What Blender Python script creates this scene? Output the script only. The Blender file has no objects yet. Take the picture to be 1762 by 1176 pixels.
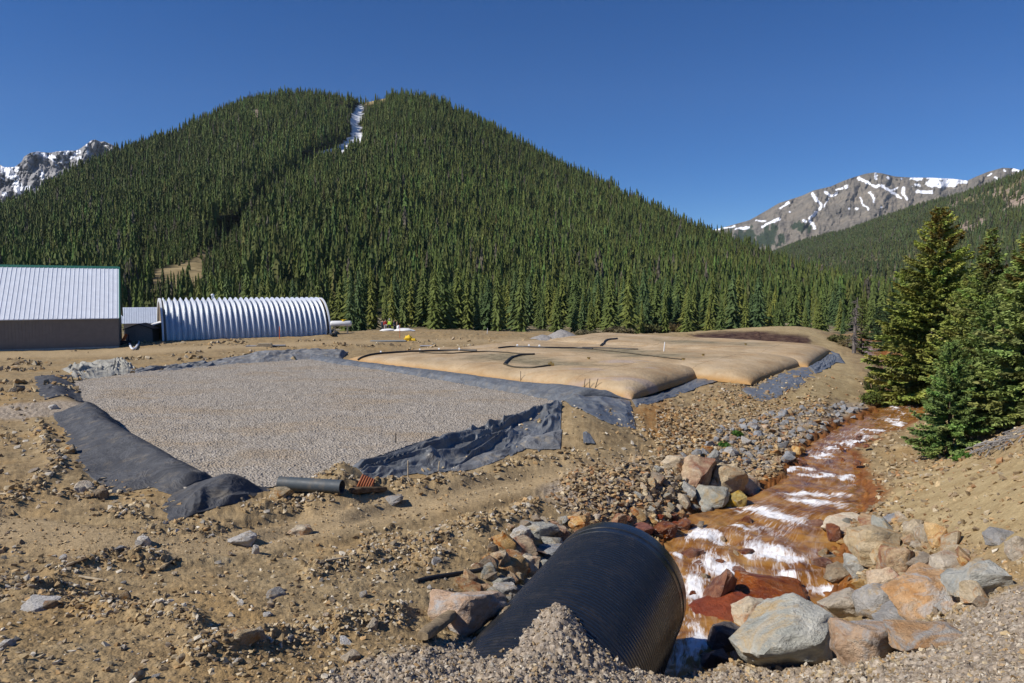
import bpy, bmesh, math, random, time
import numpy as np
from mathutils import Vector, Matrix
T0 = time.time()
rnd = random.Random(7)
RS = np.random.RandomState(11)
S = bpy.context.scene
COL = S.collection

# ------------------------------------------------------------------ camera, world, sun, exposure
CZ = 6.0                      # camera height above the gravel bed (bed is z = 0)
F, HOR = 1200.0, 505.0        # focal length and horizon row, in pixels of the 1762 px wide photograph
PIT = math.atan((588 - HOR) / F)
cam = bpy.data.cameras.new('camera'); camo = bpy.data.objects.new('camera', cam); COL.objects.link(camo)
cam.sensor_width = 36; cam.lens = F / 1762 * 36; cam.clip_start = 0.1; cam.clip_end = 30000
camo.location = (0, 0, CZ); camo.rotation_euler = (math.pi / 2 - PIT, 0, 0)
S.camera = camo
SUN_EL, SUN_AZ = 42.0, 249.0  # azimuth clockwise from +Y (the view direction): from the left, slightly behind
w = bpy.data.worlds.new('World'); S.world = w; w.use_nodes = True
nt = w.node_tree; bg = nt.nodes['Background']
sky = nt.nodes.new('ShaderNodeTexSky'); sky.sky_type = 'NISHITA'; sky.sun_disc = False
sky.sun_elevation = math.radians(SUN_EL); sky.sun_rotation = math.radians(SUN_AZ)
sky.altitude = 3000; sky.air_density = 1.0; sky.dust_density = 0.0; sky.ozone_density = 3.5
hs_ = nt.nodes.new('ShaderNodeHueSaturation'); hs_.inputs['Saturation'].default_value = 1.36; hs_.inputs['Value'].default_value = 0.99; hs_.inputs['Hue'].default_value = 0.510
nt.links.new(sky.outputs[0], hs_.inputs['Color']); nt.links.new(hs_.outputs[0], bg.inputs[0]); bg.inputs[1].default_value = 0.085
sl = bpy.data.lights.new('sun', 'SUN'); sl.energy = 4.6; sl.angle = math.radians(0.5); sl.color = (1.0, 0.94, 0.86)
so = bpy.data.objects.new('sun', sl); COL.objects.link(so)
_e, _a = math.radians(SUN_EL), math.radians(SUN_AZ)
SUND = Vector((math.sin(_a) * math.cos(_e), math.cos(_a) * math.cos(_e), math.sin(_e)))
so.rotation_euler = (-SUND).to_track_quat('-Z', 'Y').to_euler(); so.location = SUND * 50
S.view_settings.view_transform = 'Standard'; S.view_settings.look = 'None'
S.view_settings.exposure = 0.26; S.view_settings.gamma = 1.0
S.cycles.max_bounces = 5; S.cycles.diffuse_bounces = 2; S.cycles.glossy_bounces = 2; S.cycles.transparent_max_bounces = 4

# ------------------------------------------------------------------ helpers: photograph rays and noise
def ray(px, py):
    a = (np.asarray(px, float) - 881) / F; b = (588 - np.asarray(py, float)) / F
    return a, math.cos(PIT) + b * math.sin(PIT), -math.sin(PIT) + b * math.cos(PIT)
def at_h(px, py, h):          # the point h metres below the eye on the line of sight of (px, py)
    x, y, z = ray(px, py); t = -h / z
    return np.array([x * t, y * t, CZ + z * t])
def at_y(px, py, Y):
    x, y, z = ray(px, py); t = Y / y
    return np.array([x * t, y * t, CZ + z * t])
def proj(P):
    P = np.asarray(P, float); X, Y, Z = P[..., 0], P[..., 1], P[..., 2] - CZ
    d = Y * math.cos(PIT) - Z * math.sin(PIT); u = Y * math.sin(PIT) + Z * math.cos(PIT)
    d = np.where(np.abs(d) < 1e-6, 1e-6, d)
    return 881 + F * X / d, 588 - F * u / d
def ang(px, py):              # azimuth and slope of the line of sight
    x, y, z = ray(px, py); return np.arctan2(x, y), z / np.hypot(x, y)
def _hash(ix, iy, seed):
    h = (ix.astype(np.int64) * 374761393 + iy.astype(np.int64) * 668265263 + seed * 974711) & 0xffffffff
    h = ((h ^ (h >> 13)) * 1274126177) & 0xffffffff
    h = ((h ^ (h >> 16)) * 2246822519) & 0xffffffff
    return ((h ^ (h >> 15)) & 0xffffff) / float(0x1000000)
def vn(x, y, seed=0):
    xi = np.floor(x); yi = np.floor(y); fx = x - xi; fy = y - yi
    fx = fx * fx * fx * (fx * (fx * 6 - 15) + 10); fy = fy * fy * fy * (fy * (fy * 6 - 15) + 10)
    a = _hash(xi, yi, seed); b = _hash(xi + 1, yi, seed); c = _hash(xi, yi + 1, seed); d = _hash(xi + 1, yi + 1, seed)
    return (a + (b - a) * fx) * (1 - fy) + (c + (d - c) * fx) * fy
def fbm(x, y, octv=4, seed=0, gain=.5):
    s = 0; amp = 1; tot = 0
    for o in range(octv):
        s = s + amp * vn(x, y, seed + o * 17); tot += amp; amp *= gain
        x, y = (x * .8 - y * .6) * 2.03, (x * .6 + y * .8) * 2.03
    return s / tot * 2 - 1
def ridged(x, y, octv=4, seed=0):
    s = 0; amp = 1; tot = 0
    for o in range(octv):
        s = s + amp * (1 - np.abs(vn(x, y, seed + o * 13) * 2 - 1)); tot += amp; amp *= .5
        x, y = (x * .8 - y * .6) * 2.1, (x * .6 + y * .8) * 2.1
    return s / tot
def worley(x, y, seed=0):     # F1, F2, random number of the nearest cell
    xi = np.floor(x); yi = np.floor(y)
    f1 = np.full(np.shape(x), 9.0); f2 = f1.copy(); cid = np.zeros(np.shape(x))
    for dx in (-1, 0, 1):
        for dy in (-1, 0, 1):
            cx, cy = xi + dx, yi + dy
            d = np.hypot(cx + _hash(cx, cy, seed) - x, cy + _hash(cx, cy, seed + 5) - y)
            r = _hash(cx, cy, seed + 9); near = d < f1
            f2 = np.where(near, f1, np.minimum(f2, d)); cid = np.where(near, r, cid); f1 = np.where(near, d, f1)
    return f1, f2, cid
def sstep(a, b, x):
    t = np.clip((x - a) / (b - a), 0, 1); return t * t * (3 - 2 * t)
def polysd(x, y, poly):       # signed distance to a polygon, negative inside
    n = len(poly); d = np.full(np.shape(x), 1e18); ins = np.zeros(np.shape(x), bool)
    for i in range(n):
        (ax, ay), (bx, by) = poly[i], poly[(i + 1) % n]
        ex, ey = bx - ax, by - ay; L = ex * ex + ey * ey + 1e-12
        t = np.clip(((x - ax) * ex + (y - ay) * ey) / L, 0, 1)
        d = np.minimum(d, (x - ax - t * ex) ** 2 + (y - ay - t * ey) ** 2)
        if ay != by:
            ins ^= ((ay > y) != (by > y)) & (x < (bx - ax) * (y - ay) / (by - ay) + ax)
    return np.sqrt(d) * np.where(ins, -1, 1)
def linesd(x, y, pts):
    d = np.full(np.shape(x), 1e18)
    for (ax, ay), (bx, by) in zip(pts[:-1], pts[1:]):
        ex, ey = bx - ax, by - ay; L = ex * ex + ey * ey + 1e-12
        t = np.clip(((x - ax) * ex + (y - ay) * ey) / L, 0, 1)
        d = np.minimum(d, (x - ax - t * ex) ** 2 + (y - ay - t * ey) ** 2)
    return np.sqrt(d)

# ------------------------------------------------------------------ helpers: objects
def tag(o, label=None, cat=None, group=None, kind=None):
    if label: o['label'] = label
    if cat: o['category'] = cat
    if group: o['group'] = group
    if kind: o['kind'] = kind
    return o
def link(o, parent=None):
    COL.objects.link(o)
    if parent is not None: o.parent = parent
    return o
def empty(name, loc=(0, 0, 0), rz=0):
    o = bpy.data.objects.new(name, None); o.location = loc; o.rotation_euler = (0, 0, rz); o.empty_display_size = .2
    return link(o)
def mesh_np(name, V, Fc, m=None, parent=None, smooth=True, attrs=None):
    V = np.asarray(V, np.float32); Fc = np.asarray(Fc, np.int32); k = Fc.shape[1]
    me = bpy.data.meshes.new(name); me.vertices.add(len(V)); me.vertices.foreach_set('co', V.ravel())
    me.loops.add(Fc.size); me.loops.foreach_set('vertex_index', Fc.ravel())
    me.polygons.add(len(Fc)); me.polygons.foreach_set('loop_start', np.arange(0, Fc.size, k, dtype=np.int32))
    me.polygons.foreach_set('use_smooth', np.full(len(Fc), smooth))
    me.update(calc_edges=True)
    for an, arr in (attrs or {}).items():
        A = np.ones((len(V), 4), np.float32); arr = np.asarray(arr); A[:, :arr.shape[1]] = arr
        at = me.attributes.new(an, 'FLOAT_COLOR', 'POINT'); at.data.foreach_set('color', A.ravel())
    if m: me.materials.append(m)
    return link(bpy.data.objects.new(name, me), parent)
def gridfaces(nu, nv, off=0):
    i = np.arange(nu - 1)[:, None] * nv + np.arange(nv - 1)[None, :]
    return (np.stack([i, i + nv, i + nv + 1, i + 1], -1).reshape(-1, 4) + off)
class MB:
    """collects boxes, tubes and lathes and links them as ONE mesh object"""
    def __init__(s): s.v = []; s.f = []
    def add(s, V, Fc):
        o = len(s.v); s.v += [tuple(map(float, p)) for p in V]; s.f += [tuple(o + i for i in q) for q in Fc]; return s
    def box(s, c, sz, rz=0, ry=0, rx=0):
        M = Matrix.Rotation(rz, 3, 'Z') @ Matrix.Rotation(ry, 3, 'Y') @ Matrix.Rotation(rx, 3, 'X')
        V = [Vector(c) + M @ Vector((x * sz[0] / 2, y * sz[1] / 2, z * sz[2] / 2)) for x in (-1, 1) for y in (-1, 1) for z in (-1, 1)]
        return s.add(V, [(0, 1, 3, 2), (4, 6, 7, 5), (0, 4, 5, 1), (2, 3, 7, 6), (0, 2, 6, 4), (1, 5, 7, 3)])
    def prism(s, poly, d):    # closed polygon of 3-D points pushed along vector d
        n = len(poly); d = Vector(d); V = [Vector(p) for p in poly]; V += [p + d for p in V]
        return s.add(V, [tuple(range(n))[::-1], tuple(range(n, 2 * n))] + [(i, (i + 1) % n, n + (i + 1) % n, n + i) for i in range(n)])
    def tube(s, pts, r, n=8, caps=True):
        pts = [Vector(p) for p in pts]; rr = r if hasattr(r, '__len__') else [r] * len(pts)
        V = []; Fc = []; up = None
        for i, p in enumerate(pts):
            t = (pts[min(i + 1, len(pts) - 1)] - pts[max(i - 1, 0)]).normalized()
            if up is None: up = Vector((0, 0, 1)) if abs(t.z) < .9 else Vector((1, 0, 0))
            a = t.cross(up).normalized(); b = a.cross(t).normalized(); up = b
            for k in range(n):
                q = 2 * math.pi * k / n; V.append(p + (a * math.cos(q) + b * math.sin(q)) * rr[i])
        for i in range(len(pts) - 1):
            for k in range(n):
                Fc.append((i * n + k, i * n + (k + 1) % n, (i + 1) * n + (k + 1) % n, (i + 1) * n + k))
        if caps: Fc += [tuple(range(n))[::-1], tuple(range(len(V) - n, len(V)))]
        return s.add(V, Fc)
    def build(s, name, m=None, parent=None, smooth=False, bevel=0, angle=None):
        me = bpy.data.meshes.new(name); me.from_pydata(s.v, [], s.f)
        bm = bmesh.new(); bm.from_mesh(me); bmesh.ops.recalc_face_normals(bm, faces=bm.faces)
        if bevel: bmesh.ops.bevel(bm, geom=bm.edges[:], offset=bevel, segments=1, affect='EDGES', clamp_overlap=True)
        bm.to_mesh(me); bm.free()
        if smooth:
            me.polygons.foreach_set('use_smooth', [True] * len(me.polygons))
            me.set_sharp_from_angle(angle=math.radians(angle or 40))
        if m: me.materials.append(m)
        return link(bpy.data.objects.new(name, me), parent)

# ------------------------------------------------------------------ helpers: materials
class NT:
    def __init__(s, name, rough=.8, spec=.3):
        s.m = bpy.data.materials.new(name); s.m.use_nodes = True; s.t = s.m.node_tree; s.b = s.t.nodes['Principled BSDF']
        s.b.inputs['Roughness'].default_value = rough; s.b.inputs['Specular IOR Level'].default_value = spec
        s._geo = None
    def n(s, ty, **kw):
        nd = s.t.nodes.new(ty)
        for k, v in kw.items(): setattr(nd, k, v)
        return nd
    def put(s, sock, v):
        if isinstance(v, bpy.types.NodeSocket): s.t.links.new(v, sock)
        elif v is not None:
            if sock.type == 'RGBA' and hasattr(v, '__len__') and len(v) == 3: v = (*v, 1)
            sock.default_value = v
    def pos(s):
        if s._geo is None: s._geo = s.n('ShaderNodeNewGeometry')
        return s._geo.outputs['Position']
    def obj(s): return s.n('ShaderNodeTexCoord').outputs['Object']
    def map(s, v, scale=(1, 1, 1), rot=(0, 0, 0)):
        nd = s.n('ShaderNodeMapping'); s.put(nd.inputs['Vector'], v); nd.inputs['Scale'].default_value = scale; nd.inputs['Rotation'].default_value = rot
        return nd.outputs[0]
    def noise(s, scale, detail=3, rough=.55, v=None, dist=0):
        nd = s.n('ShaderNodeTexNoise'); s.put(nd.inputs['Vector'], v if v is not None else s.pos())
        nd.inputs['Scale'].default_value = scale; nd.inputs['Detail'].default_value = detail; nd.inputs['Roughness'].default_value = rough
        nd.inputs['Distortion'].default_value = dist; return nd.outputs['Fac']
    def vor(s, scale, v=None, out='Color', feature='F1'):
        nd = s.n('ShaderNodeTexVoronoi', feature=feature); s.put(nd.inputs['Vector'], v if v is not None else s.pos()); nd.inputs['Scale'].default_value = scale
        return nd.outputs[out]
    def ramp(s, f, stops, interp='LINEAR'):
        nd = s.n('ShaderNodeValToRGB'); s.put(nd.inputs[0], f); cr = nd.color_ramp; cr.interpolation = interp
        while len(cr.elements) < len(stops): cr.elements.new(.5)
        for e, (p, c) in zip(cr.elements, stops):
            e.position = p; e.color = (c, c, c, 1) if not hasattr(c, '__len__') else (*c, 1)
        return nd.outputs[0]
    def mix(s, f, a, b, mode='MIX'):
        nd = s.n('ShaderNodeMix', data_type='RGBA', blend_type=mode); s.put(nd.inputs[0], f); s.put(nd.inputs[6], a); s.put(nd.inputs[7], b)
        return nd.outputs[2]
    def math(s, op, a, b=None, c=None):
        nd = s.n('ShaderNodeMath', operation=op); s.put(nd.inputs[0], a)
        if b is not None: s.put(nd.inputs[1], b)
        if c is not None: s.put(nd.inputs[2], c)
        return nd.outputs[0]
    def sep(s, c):
        nd = s.n('ShaderNodeSeparateColor'); s.put(nd.inputs[0], c); return nd.outputs
    def attr(s, name): return s.n('ShaderNodeAttribute', attribute_name=name).outputs['Color']
    def rand(s): return s.n('ShaderNodeObjectInfo').outputs['Random']
    def hsv(s, c, h=.5, sa=1, v=1):
        nd = s.n('ShaderNodeHueSaturation'); s.put(nd.inputs['Hue'], h); s.put(nd.inputs['Saturation'], sa); s.put(nd.inputs['Value'], v); s.put(nd.inputs['Color'], c)
        return nd.outputs[0]
    def bump(s, h, strength=.5, dist=.05):
        nd = s.n('ShaderNodeBump'); s.put(nd.inputs['Height'], h); nd.inputs['Strength'].default_value = strength; nd.inputs['Distance'].default_value = dist
        s.t.links.new(nd.outputs[0], s.b.inputs['Normal']); return nd
    def col(s, c): s.put(s.b.inputs['Base Color'], c); return s.m
    def rough(s, r): s.put(s.b.inputs['Roughness'], r)
def plain(name, c, rough=.6, spec=.3, metal=0, var=.12, scale=6, bump=0):
    t = NT(name, rough, spec); t.b.inputs['Metallic'].default_value = metal
    f = t.noise(scale, 4); k = t.ramp(f, [(.3, 1 - var), (.7, 1 + var)])
    t.col(t.mix(1, (*c, 1), k, 'MULTIPLY'))
    if bump: t.bump(t.noise(scale * 6, 3), bump, .02)
    return t.m

# ------------------------------------------------------------------ terrain control points (pixel column, pixel row, metres below the eye)
CP = [(-300,1176,3.5),(0,1176,4.0),(200,1176,4.2),(400,1176,4.4),(600,1176,4.55),(760,1176,4.6),(900,1176,4.75),
 (-300,1000,4.5),(0,1000,4.9),(200,1000,5.1),(400,1000,5.3),(600,1010,5.5),(740,1020,5.7),(-300,860,5.0),(0,900,5.3),(200,900,5.5),(400,930,5.75),(600,900,6.05),(780,890,6.35),(900,860,6.6),
 (0,800,5.3),(90,800,5.25),(0,720,5.3),(60,690,5.25),(0,655,5.6),(-300,700,5.2),(-300,630,5.8),
 (115,703,5.2),(215,740,5.2),(300,783,5.25),(375,832,5.4),(100,730,5.3),(150,800,5.4),(200,855,5.55),(290,890,5.65),(420,850,5.65),(100,672,5.35),(70,650,5.5),(130,655,5.6),
 (470,850,5.9),(540,852,6.0),(580,813,5.45),(560,822,5.6),(600,818,5.55),(620,806,5.7),(680,781,5.65),(750,758,5.55),(850,730,5.5),(920,708,5.45),(960,694,5.5),
 (640,836,6.1),(720,835,6.2),(800,815,6.25),(900,790,6.25),(965,775,6.2),(1000,712,5.35),(1010,740,5.8),(1060,770,6.3),(1000,785,6.3),
 (1000,805,6.4),(800,845,6.3),(1100,800,6.65),(600,870,6.15),(500,880,6.05),(1000,850,6.75),(1090,850,7.0),(1140,885,7.6),(1060,880,7.2),
 (1095,700,6.0),(1150,700,6.35),(1230,668,6.0),(1200,690,6.4),(1300,690,6.5),(1200,740,6.95),(1300,760,7.2),(1400,720,7.0),(1400,665,6.2),(1440,638,6.05),(1500,660,6.8),(1480,630,6.3),(1250,800,7.45),(1300,815,7.7),(1110,740,6.4),(1150,780,6.8),
 (1090,690,6.0),(1210,650,6.0),(1290,664,6.1),(1385,630,6.05),(1430,606,6.0),
 (1180,1100,8.8),(1280,980,8.6),(1350,900,8.4),(1400,830,8.2),(1430,790,8.0),(1500,730,7.8),(1550,690,7.6),
 (1450,905,7.6),(1520,960,7.2),(1600,1000,6.6),(1500,1050,7.3),(1400,1100,7.1),(1340,1150,6.9),(1250,1150,7.4),(1300,1176,6.5),(1500,1120,6.2),(1600,1100,5.5),(1762,1100,4.6),(1762,1176,4.0),(1600,1176,4.9),(1450,1176,5.7),(1762,1000,5.0),(1762,900,5.1),(1600,900,6.5),(1500,860,7.5),(1560,800,7.2),(1610,785,6.9),(1700,800,5.8),(1762,780,5.0),(1762,720,5.0),(1700,720,6.0),(1640,740,6.6),(1500,790,7.6),
 (1600,700,6.7),(1700,690,6.0),(1650,660,6.3),(1762,660,5.4),
 (2100,1000,3.4),(2100,800,3.4),(2100,700,3.6),(2100,1176,3.0),
 (960,1037,5.05),(985,1048,5.1),(930,1070,5.05),(880,1110,5.15),(1005,1090,5.4),(1060,1130,5.75),(1110,1152,6.0),(1180,1172,6.4),(830,1140,5.1),(1000,1176,5.1),(1100,1176,5.7),
 (900,960,6.5),(850,1010,6.1),(800,1060,5.8),(760,1110,5.2),(940,920,6.75),(1010,900,7.2),(1100,900,7.7),(700,1090,5.1),
 (300,622,6.05),(200,622,6.0),(100,630,6.0),(300,605,5.8),(450,600,5.8),(600,597,5.8),(700,581,5.6),(850,580,5.75),(950,588,6.0),(400,625,6.05),(540,610,6.0),
 (-300,625,6.0),(0,604,6.0),(0,625,6.05),(205,599,6.0),(283,588,5.8),(568,576,5.55),(430,590,5.75),(660,570,5.5),(430,582,5.72),
 (750,572,5.5),(860,577,5.8),(1000,580,6.0),(1100,576,5.3),(1200,570,4.85),(1290,563,4.6),(1390,563,4.6),(1420,578,5.1),(1455,603,5.95),(1200,584,5.2),(1330,584,5.15),(1290,590,5.5),
 (1490,600,6.6),(1450,578,6.4),(1530,605,6.5),(1600,600,6.4),(700,600,6.1),(900,620,6.1),(1100,620,6.1),(900,660,6.1)]
PW = []                       # plain world points x, y, z
for th in (-65, -40, -20, 0, 20, 40, 65):
    t = math.radians(th)
    PW += [(1.5 * math.sin(t), 1.5 * math.cos(t), 4.3), (4.0 * math.sin(t), 4.0 * math.cos(t), 3.1)]
    for r, h in ((135, 7.4), (200, 8.0), (340, 8.0)): PW.append((r * math.sin(t), r * math.cos(t), CZ - h))
PW += [(2.9, 13.4, -2.3), (3.6, 14.2, -2.6), (2.0, 14.5, -2.3), (4.6, 15, -2.6), (1.6, 13.0, -1.4), (0.9, 14.5, -1.4), (0.0, 13, -.4), (-.6, 11.8, 0), (3.2, 12.4, -1.2), (4.5, 12.6, -.8),
       (8, 108, -.3), (30, 112, -1.2), (-30, 115, -.8), (55, 110, -1.5)]
_p = np.array([at_h(*c) for c in CP] + [np.array(p) for p in PW])
_u = np.stack([np.arctan2(_p[:, 0], _p[:, 1]) * 2.5, np.log(np.hypot(_p[:, 0], _p[:, 1]))], 1)
def _phi(d2): return .5 * d2 * np.log(d2 + 1e-12)
_n = len(_u); _K = _phi(((_u[:, None] - _u[None]) ** 2).sum(-1)) + np.eye(_n) * .004
_Q = np.c_[np.ones(_n), _u]; _A = np.block([[_K, _Q], [_Q.T, np.zeros((3, 3))]])
_w = np.linalg.solve(_A, np.r_[_p[:, 2], 0, 0, 0])
# polar grid
NTH, NR = 1450, 1080; TH0, TH1 = math.radians(-62), math.radians(62); R0, R1 = 1.6, 420.0
ths = np.linspace(TH0, TH1, NTH); qs = np.linspace(R0 ** -.5, R1 ** -.5, NR); rs = qs ** -2
def tps(th, r):
    q = np.stack([th.ravel() * 2.5, np.log(r.ravel())], 1); out = np.empty(len(q))
    for i in range(0, len(q), 20000):
        c = q[i:i + 20000]; out[i:i + 20000] = _phi(((c[:, None] - _u[None]) ** 2).sum(-1)) @ _w[:_n] + _w[_n] + c @ _w[_n + 1:]
    return out.reshape(th.shape)
_ct = np.linspace(TH0, TH1, 260); _cq = np.linspace(R0 ** -.5, R1 ** -.5, 260)
_C = tps(*np.meshgrid(_ct, _cq ** -2, indexing='ij'))
def bil(G, a, b):             # bilinear lookup at fractional indices
    a = np.clip(a, 0, G.shape[0] - 1.001); b = np.clip(b, 0, G.shape[1] - 1.001); i = a.astype(int); j = b.astype(int); u = a - i; v = b - j
    return (G[i, j] * (1 - u) + G[i + 1, j] * u) * (1 - v) + (G[i, j + 1] * (1 - u) + G[i + 1, j + 1] * u) * v
_ga, _gb = np.meshgrid(np.linspace(0, 259, NTH), np.linspace(0, 259, NR), indexing='ij')
H0 = bil(_C, _ga, _gb)
TH, RR = np.meshgrid(ths, rs, indexing='ij'); GX = RR * np.sin(TH); GY = RR * np.cos(TH)

# creek cross-sections: left bank pixel, right bank pixel, metres below the eye
CS = [((1100,1200),(1250,1205),8.62),((1125,1110),(1300,1120),8.5),((1130,1040),(1395,1055),8.38),((1135,980),(1440,1005),8.22),((1150,925),(1455,945),8.08),((1195,893),(1445,900),7.98),((1262,868),(1478,872),7.88),
      ((1342,836),(1495,842),7.78),((1358,797),(1482,808),7.68),((1386,767),(1462,778),7.58),((1440,737),(1510,751),7.5),((1492,714),(1568,727),7.4),((1537,689),(1590,702),7.3),
      ((1540,660),(1590,664),7.1),((1505,628),(1550,630),6.9),((1478,606),(1522,607),6.75),((1482,592),(1535,592),6.65),((1500,582),(1545,582),6.6)]
_L = np.array([at_h(*a, h) for a, b, h in CS]); _Rr = np.array([at_h(*b, h) for a, b, h in CS])
def catmull(P, n):
    P = np.asarray(P, float); out = []
    Q = np.vstack([2 * P[0] - P[1], P, 2 * P[-1] - P[-2]])
    for i in range(1, len(Q) - 2):
        for t in np.linspace(0, 1, n, endpoint=False):
            a, b, c, d = Q[i - 1], Q[i], Q[i + 1], Q[i + 2]
            out.append(.5 * (2 * b + (c - a) * t + (2 * a - 5 * b + 4 * c - d) * t * t + (3 * b - a - 3 * c + d) * t ** 3))
    out.append(P[-1]); return np.array(out)
CL = catmull(_L, 8); CR = catmull(_Rr, 8); CC = (CL + CR) / 2; CW = np.hypot(*(CL - CR)[:, :2].T) / 2
def creek_near(x, y):         # distance / half width, water level, distance in metres past the bank
    best = np.full(np.shape(x), 1e9); lev = np.zeros(np.shape(x)); wd = np.ones(np.shape(x))
    for i in range(len(CC) - 1):
        a, b = CC[i], CC[i + 1]; ex, ey = b[0] - a[0], b[1] - a[1]; L = ex * ex + ey * ey + 1e-9
        t = np.clip(((x - a[0]) * ex + (y - a[1]) * ey) / L, 0, 1)
        ww = CW[i] + (CW[i + 1] - CW[i]) * t
        d = np.hypot(x - a[0] - t * ex, y - a[1] - t * ey) - ww
        m = d < best; best = np.where(m, d, best); lev = np.where(m, a[2] + (b[2] - a[2]) * t, lev); wd = np.where(m, ww, wd)
    return best, lev, wd
PADPX = [(150,690),(132,656),(250,640),(400,628),(540,618),(640,634),(800,662),(962,690),(900,716),(850,733),(750,762),(680,785),(600,806),(520,826),(470,836),(392,842),(300,792),(235,757),(212,728)]
PAD = [tuple(at_h(px, py, 6.0)[:2]) for px, py in PADPX]
def carve(H, X, Y):
    sd = polysd(X, Y, PAD)
    k = sstep(1.6, 0.05, sd); H = H * (1 - k) + np.minimum(H, -.05) * k
    H = np.where(sd < 0, np.minimum(H, -.12), H)
    d, lev, wd = creek_near(X, Y); d = d + .12 + .30 * fbm(X * .9, Y * .9, 3, 5)
    bed = lev - .05 - .35 * sstep(0, -1.0, d)
    k = sstep(1.2, 0.0, d); k2 = np.where(d < 0, 1, k)
    bank = np.maximum(H, lev + .06 + np.maximum(d, 0) * .15)
    H = np.where(d < 3.5, np.where(d < 0, bed, bank * (1 - k) + np.maximum(bed, np.minimum(bank, lev + .03 + .40 * d)) * k), H)
    return H
H0 = carve(H0, GX, GY)
print('terrain base', round(time.time() - T0, 1))
PXg, PYg = proj(np.stack([GX, GY, H0], -1))
def pmask(poly, soft=10, warp=14, seed=3):
    wx = PXg + warp * fbm(GX * .7, GY * .7, 4, seed); wy = PYg + warp * .5 * fbm(GX * .7 + 9, GY * .7, 4, seed + 1)
    return sstep(soft, -soft, polysd(wx, wy, poly))
M_TRACK = np.maximum(pmask([(-300,960),(0,935),(300,965),(560,925),(760,880),(960,840),(1130,795),(1100,778),(960,800),(800,832),(600,862),(470,905),(250,930),(0,870),(-300,860)], 14),
                     pmask([(-300,628),(200,612),(300,606),(600,592),(700,588),(900,590),(900,583),(600,586),(300,598),(-300,612)], 3, 3))
M_GRAV = np.maximum.reduce([pmask([(540,1180),(640,1130),(760,1110),(850,1095),(930,1030),(1010,1035),(1130,1150),(1300,1150),(1500,1125),(1660,1050),(1800,985),(2200,900),(2200,1600),(300,1600)], 12),
                            pmask([(930,850),(1000,800),(1100,790),(1160,830),(1140,890),(1000,890)], 14),
                            pmask([(-60,718),(0,700),(100,690),(180,695),(300,720),(240,735),(120,712),(40,725)], 4, 5),
                            pmask([(1180,790),(1260,725),(1400,700),(1500,690),(1440,735),(1380,770),(1340,810),(1260,830)], 8)])
M_ORNG = np.maximum(pmask([(1090,705),(1140,690),(1180,720),(1230,775),(1180,790),(1120,760)], 12), pmask([(1430,578),(1470,590),(1550,625),(1560,600),(1500,575)], 8, 8))
M_SLUD = pmask([(1185,577),(1240,570),(1300,568.5),(1370,571),(1400,580),(1415,593),(1330,594),(1270,590),(1205,582)], 1.5, 3)
M_DRY = np.maximum.reduce([pmask([(1120,575),(1200,566),(1290,560),(1390,560),(1450,600),(1400,600),(1390,580),(1300,570),(1200,574)], 4, 4),
                           pmask([(1440,600),(1480,640),(1470,690),(1380,690),(1330,700),(1400,650)], 10),
                           pmask([(1500,880),(1560,820),(1700,790),(1900,760),(2200,760),(2200,960),(1762,960),(1640,920)], 20)])
_rf = sstep(118, 150, RR); M_VAL = _rf
dC, levC, wdC = creek_near(GX, GY)
M_WET = sstep(.75, .05, dC + .5 * fbm(GX * 1.3, GY * 1.3, 3, 8))
# real relief: swells, clods, cobbles and pebbles
rough_k = (1 - .85 * M_TRACK) * (1 - .7 * M_DRY)
sdp = polysd(GX, GY, PAD); quiet = sstep(-.2, .8, sdp)
for _pl in ([(85,705),(108,750),(128,790),(150,822),(186,856),(262,845),(330,880),(400,870),(410,845),(300,780),(215,725),(150,700)], [(55,642),(62,668),(70,692),(160,694),(135,645)], [(960,685),(1010,675),(1060,678),(1095,690),(1100,740),(1050,735),(980,705),(965,760),(890,782),(795,816),(680,828),(630,836),(600,805),(750,760),(900,712)]): quiet = quiet * (.12 + .88 * sstep(-6, 8, polysd(PXg, PYg, _pl)))
lump = sstep(.12, .5, fbm(GX * .38, GY * .38, 4, 31))
ridge_ = np.zeros_like(GX)
for _k, (_pl, _wd, _h) in enumerate([([(90, 990), (200, 966), (275, 968)], 13, .16), ([(540, 995), (640, 965), (740, 938), (830, 908), (910, 880)], 16, .20), ([(430, 878), (520, 872), (600, 876), (665, 864)], 13, .16), ([(-60, 1015), (100, 1030), (250, 1068), (340, 1082)], 18, .20), ([(330, 1140), (450, 1116), (560, 1094), (690, 1062)], 18, .20), ([(-60, 905), (60, 842), (100, 800), (70, 740)], 14, .15), ([(640, 846), (760, 832), (880, 806), (970, 786)], 8, .12)]):
    _d = linesd(PXg + 10 * fbm(GX * .8, GY * .8, 3, 51 + _k), PYg + 7 * fbm(GX * .8, GY * .8, 3, 58 + _k), _pl); _e = np.exp(-(_d / _wd) ** 2); ridge_ = np.maximum(ridge_, _h * _e); lump = np.maximum(lump, .9 * _e)
N = ridge_ * (.7 + .6 * fbm(GX * 1.1, GY * 1.1, 3, 66)) + .11 * fbm(GX * .45, GY * .45, 3, 21) + .10 * rough_k * (.4 + .6 * lump) * fbm(GX * 1.6, GY * 1.6, 4, 22)
f1, f2, cid = worley(GX * 2.2 + .4 * fbm(GX * 3, GY * 3, 2, 4), GY * 2.2, 41)
N += rough_k * (1 - .7 * M_GRAV) * (.06 + .94 * lump) * .15 * np.clip(1 - f1 * 1.4, 0, 1) * (cid > .35)
N += rough_k * (1 - .7 * M_GRAV) * lump * .16 * (ridged(GX * .9 + .5 * fbm(GX, GY, 2, 6), GY * 1.5, 3, 36) - .6)
f1, f2, cid = worley(GX * 6, GY * 6, 43)
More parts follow.
